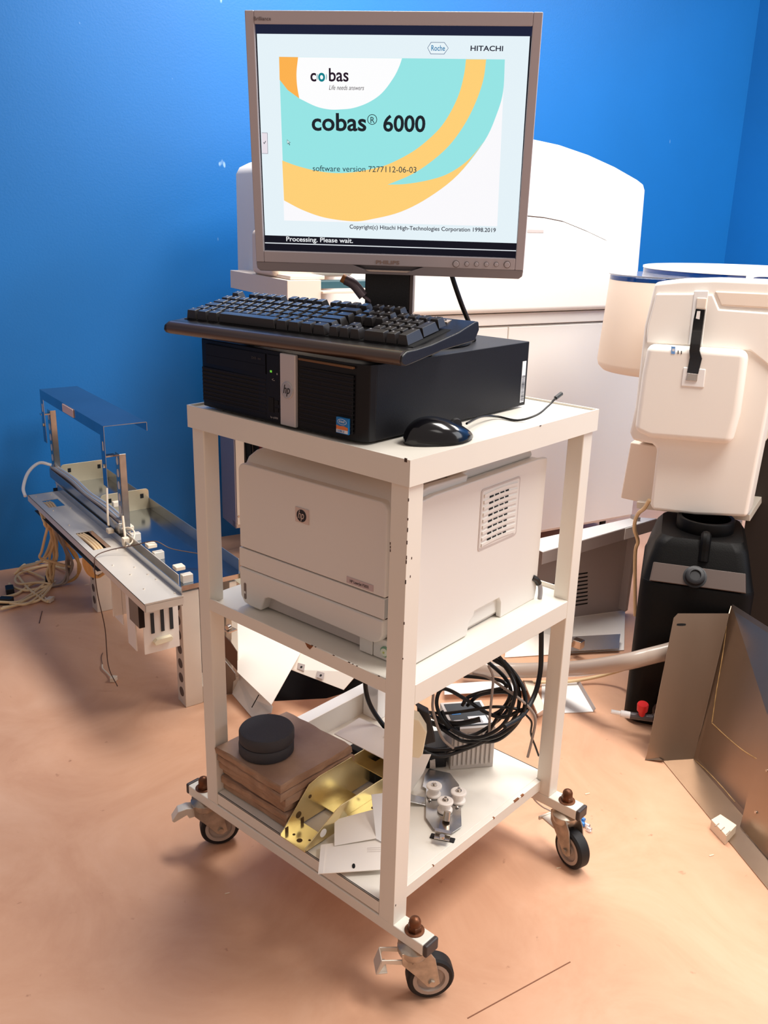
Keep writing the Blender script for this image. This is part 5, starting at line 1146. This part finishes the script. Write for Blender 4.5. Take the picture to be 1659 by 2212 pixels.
for y in (.378, .925):
    L_ = cp_('cover_leg', lambda m: m.box(-.0315, -.0300, y, y+.030, .47, .604), MIRR, hd)
    cp_('cover_slot', lambda m: m.prism(rnd(y+.010, y+.016, .565, .590, .003, .003, 3), (-.0322, 0, 0), (0, 1, 0), (0, 0, 1), (.0007, 0, 0)), CONW, L_)
    cp_('cover_screw', lambda m: m.lathe([(0, .006), (.004, .005)], (-.0320, y+.013, .525), (-1, 0, 0), 14), CHROME, L_)
cp_('cover_brace', lambda m: m.box(-.030, -.002, .385, .405, .548, .552), CHROME); cp_('cover_brace', lambda m: m.box(-.030, -.002, .965, .985, .548, .552), CHROME)
cp_('cover_label', lambda m: m.prism(rnd(.62, .72, .607, .630, .003, .003, 3), (-.0340, 0, 0), (0, 1, 0), (0, 0, 1), (.0024, 0, 0)), mat('label_pink', (222, 190, 180), .5), hd, bevel=.001)
# hanging connector board
def q2(x, y, z): return fl(x/2.764, 800+y/2.764, z)
cp_('connector_plate', lambda m: m.box(-.098, -.012, -.010, -.007, .175, .306), SHEETW, bevel=.0008)
for k, x in enumerate((-.080, -.056, -.034)): cp_('edge_connector', lambda m: m.box(x, x+.008, -.0120, -.0098, .225, .296-(.0 if k else .02)), PCB)
cp_('hex_plate', lambda m: m.lathe([(0, .013), (.003, .013)], (-.066, -.0102, .296), (0, -1, 0), 6), BRKT)
cp_('socket', lambda m: (m.prism([(-.075, .197), (-.035, .200), (-.032, .207), (-.035, .212), (-.070, .211), (-.078, .205)], (0, -.022, 0), (1, 0, 0), (0, 0, 1), (0, .013, 0))), CREAMP, bevel=.001)
cp_('black_block', lambda m: m.box(-.108, -.094, -.012, .05, .245, .306), BLACKG, bevel=.001)
cp_('side_plate', lambda m: m.box(-.098, -.095, .045, .10, .16, .306), SHEETW, bevel=.001)
cp_('side_plate', lambda m: m.box(-.098, -.05, .20, .203, .19, .306), SHEETW, bevel=.001)
cp_('side_plate', lambda m: m.box(-.075, -.072, .20, .26, .16, .306), SHEETW, bevel=.001)
# thin dark wire over the tray and down to the floor
cp_('thin_wire', lambda m: m.tube([(.10, .12, .345), (.05, .17, .352), (.02, .20, .368), (-.02, .24, .352), (-.07, .27, .34), (-.108, .268, .332), (-.116, .262, .31), (-.118, .25, .24), (-.112, .23, .15), (-.12, .20, .06), (-.11, .17, .012)], .0014, 6), mat('wire_brown', (90, 66, 56), .5))
cp_('plug_lead', lambda m: m.tube([(-.004, .47, .44), (-.012, .45, .41), (-.020, .43, .375), (-.026, .41, .355)], .0032, 8), CONW)
cp_('plug', lambda m: m.box(-.036, -.020, .385, .405, .340, .352), CONW, bevel=.002)
cp_('plug_lead', lambda m: m.tube([(-.01, .34, .40), (-.012, .33, .37), (-.014, .32, .35), (-.016, .312, .335)], .0034, 8), CONW)
cp_('plug', lambda m: m.box(-.026, -.010, .298, .314, .330, .352), CONW, bevel=.001)
cp_('plug', lambda m: (m.box(.020, .052, .50, .515, .372, .388), m.lathe([(0, .008), (.012, .008)], (.052, .508, .38), (1, 0, 0), 14)), CONW, bevel=.003)
cp_('white_lead', lambda m: m.tube([(-.01, .35, .362), (.004, .335, .366), (.008, .31, .36), (-.008, .285, .345), (-.03, .275, .338)], .0022, 8), CONW)
# far-end white lead arc
cp_('white_lead', lambda m: m.tube([(-.01, .98, .385), (-.045, .985, .395), (-.085, .965, .375), (-.112, .93, .34), (-.116, .90, .32)], .0050, 8), WPL)
# cable harness: from under the tray down to the floor pile
def q1(x, y, z): return fl(60+x/5.53, 980+y/5.53, z)
rg = random.Random(3)
def harn(pts, r, m, n=1, jit=.006):
    for _ in range(n):
        j = [V(rg.uniform(-jit, jit), rg.uniform(-jit, jit), 0) for _ in pts]
        mb = MB(); mb.tube([p+q_ for p, q_ in zip(pts, j)], r, 7); mb.build('harness_cable', m, ch)
RC = .0042
F0 = [fl(92, 1105, .30), fl(100, 1130, .27)]
harn(F0+[fl(112, 1160, .20), fl(118, 1200, .12), fl(110, 1235, .05), fl(108, 1262, .006)], RC, CABLEW, 7, .012)
harn(F0+[fl(98, 1165, .20), fl(88, 1190, .15), fl(92, 1205, .12), fl(120, 1215, .10), fl(150, 1225, .07)], RC, CABLEW, 1)
harn([fl(108, 1120, .29), fl(128, 1160, .22), fl(145, 1190, .14), fl(150, 1220, .08), fl(140, 1255, .02), fl(112, 1265, .006)], RC, CABLEG, 4, .010)
harn([fl(118, 1130, .28), fl(135, 1165, .20), fl(160, 1195, .12), fl(170, 1225, .07), fl(160, 1250, .02), fl(125, 1262, .006)], RC, CABLEY, 3, .007)
harn([fl(110, 1150, .22), fl(108, 1190, .14), fl(85, 1215, .08), fl(50, 1225, .03), fl(30, 1240, .008)], RC, CABLEW, 2)
for pts in ([(150, 1232), (100, 1222), (50, 1236), (33, 1250), (40, 1262), (80, 1258), (108, 1262)], [(108, 1255), (70, 1262), (35, 1282), (10, 1290), (-10, 1292)], [(112, 1262), (80, 1282), (50, 1300), (30, 1308), (5, 1312)],
            [(105, 1265), (60, 1275), (28, 1268), (20, 1260)], [(115, 1262), (80, 1290), (55, 1305), (20, 1303)], [(38, 1245), (60, 1270), (90, 1295), (104, 1300)], [(110, 1258), (75, 1240), (45, 1228), (60, 1216), (100, 1214), (140, 1222)],
            [(120, 1255), (100, 1280), (80, 1298), (40, 1306), (0, 1316)], [(95, 1262), (60, 1290), (35, 1300), (-5, 1300)]):
    harn([fl(x, y, .005+.010*rg.random()) for x, y in pts], .0042, CABLEW, 1, .003)
for (x, y) in ((14, 1305), (22, 1282), (107, 1260)):
    mb = MB(); c_ = fl(x, y, .0); mb.T = frame(c_, rg.uniform(0, 3)); mb.box(-.02, .02, -.012, .012, .001, .022); mb.box(.02, .032, -.008, .008, .004, .018); mb.build('harness_plug', BLACK, ch, bevel=.002)
mb = MB(); mb.T = frame(fl(108, 1300), .5); mb.box(-.012, .012, -.008, .008, .001, .014); mb.box(.012, .022, -.004, .004, .003, .01); mb.build('harness_plug', CONW, ch, bevel=.001)
harn([fl(88, 1285, .006), fl(98, 1292, .006), fl(106, 1299, .006)], .0036, CONW, 1, .001)
# tan loop under the middle, and cables seen in the cut-outs
for k in range(4):
    harn([fl(186+k*4, 1190, .30), fl(182+k*4, 1215, .24), fl(190+k*3, 1238, .19), fl(206+k*2, 1246, .17), fl(222, 1240, .18), fl(236, 1226, .22)], .0042, CABLEY, 1, .002)
cp_('cutout_cable', lambda m: [m.tube([(-.092+.008*k, .47, .322), (-.088+.008*k, .42, .324), (-.085+.008*k, .35, .320), (-.084+.008*k, .30, .30)], .0040, 8) for k in range(3)][0], CABLEW)
cp_('cutout_cable', lambda m: [m.tube([(-.088+.008*k, .80, .322), (-.086+.008*k, .77, .324), (-.084+.008*k, .73, .312)], .0036, 8) for k in range(3)][0], CABLEW)
cp_('underside_plate', lambda m: m.box(-.105, -.03, .28, .85, .285, .287), PCB)
# small loose plug and bits on the floor
t_ = thing('loose_plug', fl(237, 1470), 'small white plug on a short lead on the floor left of the cart', 'connector')
mb = MB(); mb.T = frame(fl(246, 1471), .6); mb.box(-.009, .009, -.007, .007, .0005, .012); mb.build('plug', CONW, t_, bevel=.001)
mb = MB(); mb.tube([fl(243, 1466, .006), fl(233, 1455, .004), fl(222, 1444, .004), fl(221, 1436, .004)], .002, 8); mb.build('lead', CONW, t_)
mb = MB(); mb.tube([fl(221, 1436, .003), fl(219, 1420, .002), fl(222, 1410, .002)], .0008, 6); mb.build('wire', MATS['wire_brown'], t_)
mb = MB(); mb.tube([fl(91, 1320, .0012), fl(85, 1346, .0012)], .0012, 6, smooth=False); single(mb, 'wire_scrap', MATS['wire_brown'], 'short dark wire scrap on the floor near the cable pile', 'wire')
CR = mat('crumb', (236, 214, 186), .7)
for k, (x, y, lb) in enumerate(((1206, 1875, 'pale paper scrap on the floor to the right below the cart'), (490, 1930, 'pale paper scrap on the floor left of the front castor'), (187, 1263, 'pale paper scrap on the floor by the cable pile'), (1268, 1715, 'pale paper scrap on the floor right of the right castor'), (1536, 1848, 'pale paper scrap on the floor beside the steel housing'))):
    mb = MB(); a = fl(x-4, y+1, .0004); b = fl(x+6, y-1, .0004); d_ = (b-a); n_ = V(-d_.y, d_.x, 0).normalized()*.0016
    mb.hexa([a-n_, b-n_*.4, b+n_, a+n_*.7], [p+V(0, 0, .0008) for p in (a-n_, b-n_*.4, b+n_, a+n_*.7)]); single(mb, 'paper_scrap', CR, lb, 'scrap', group='paper scraps on the floor')
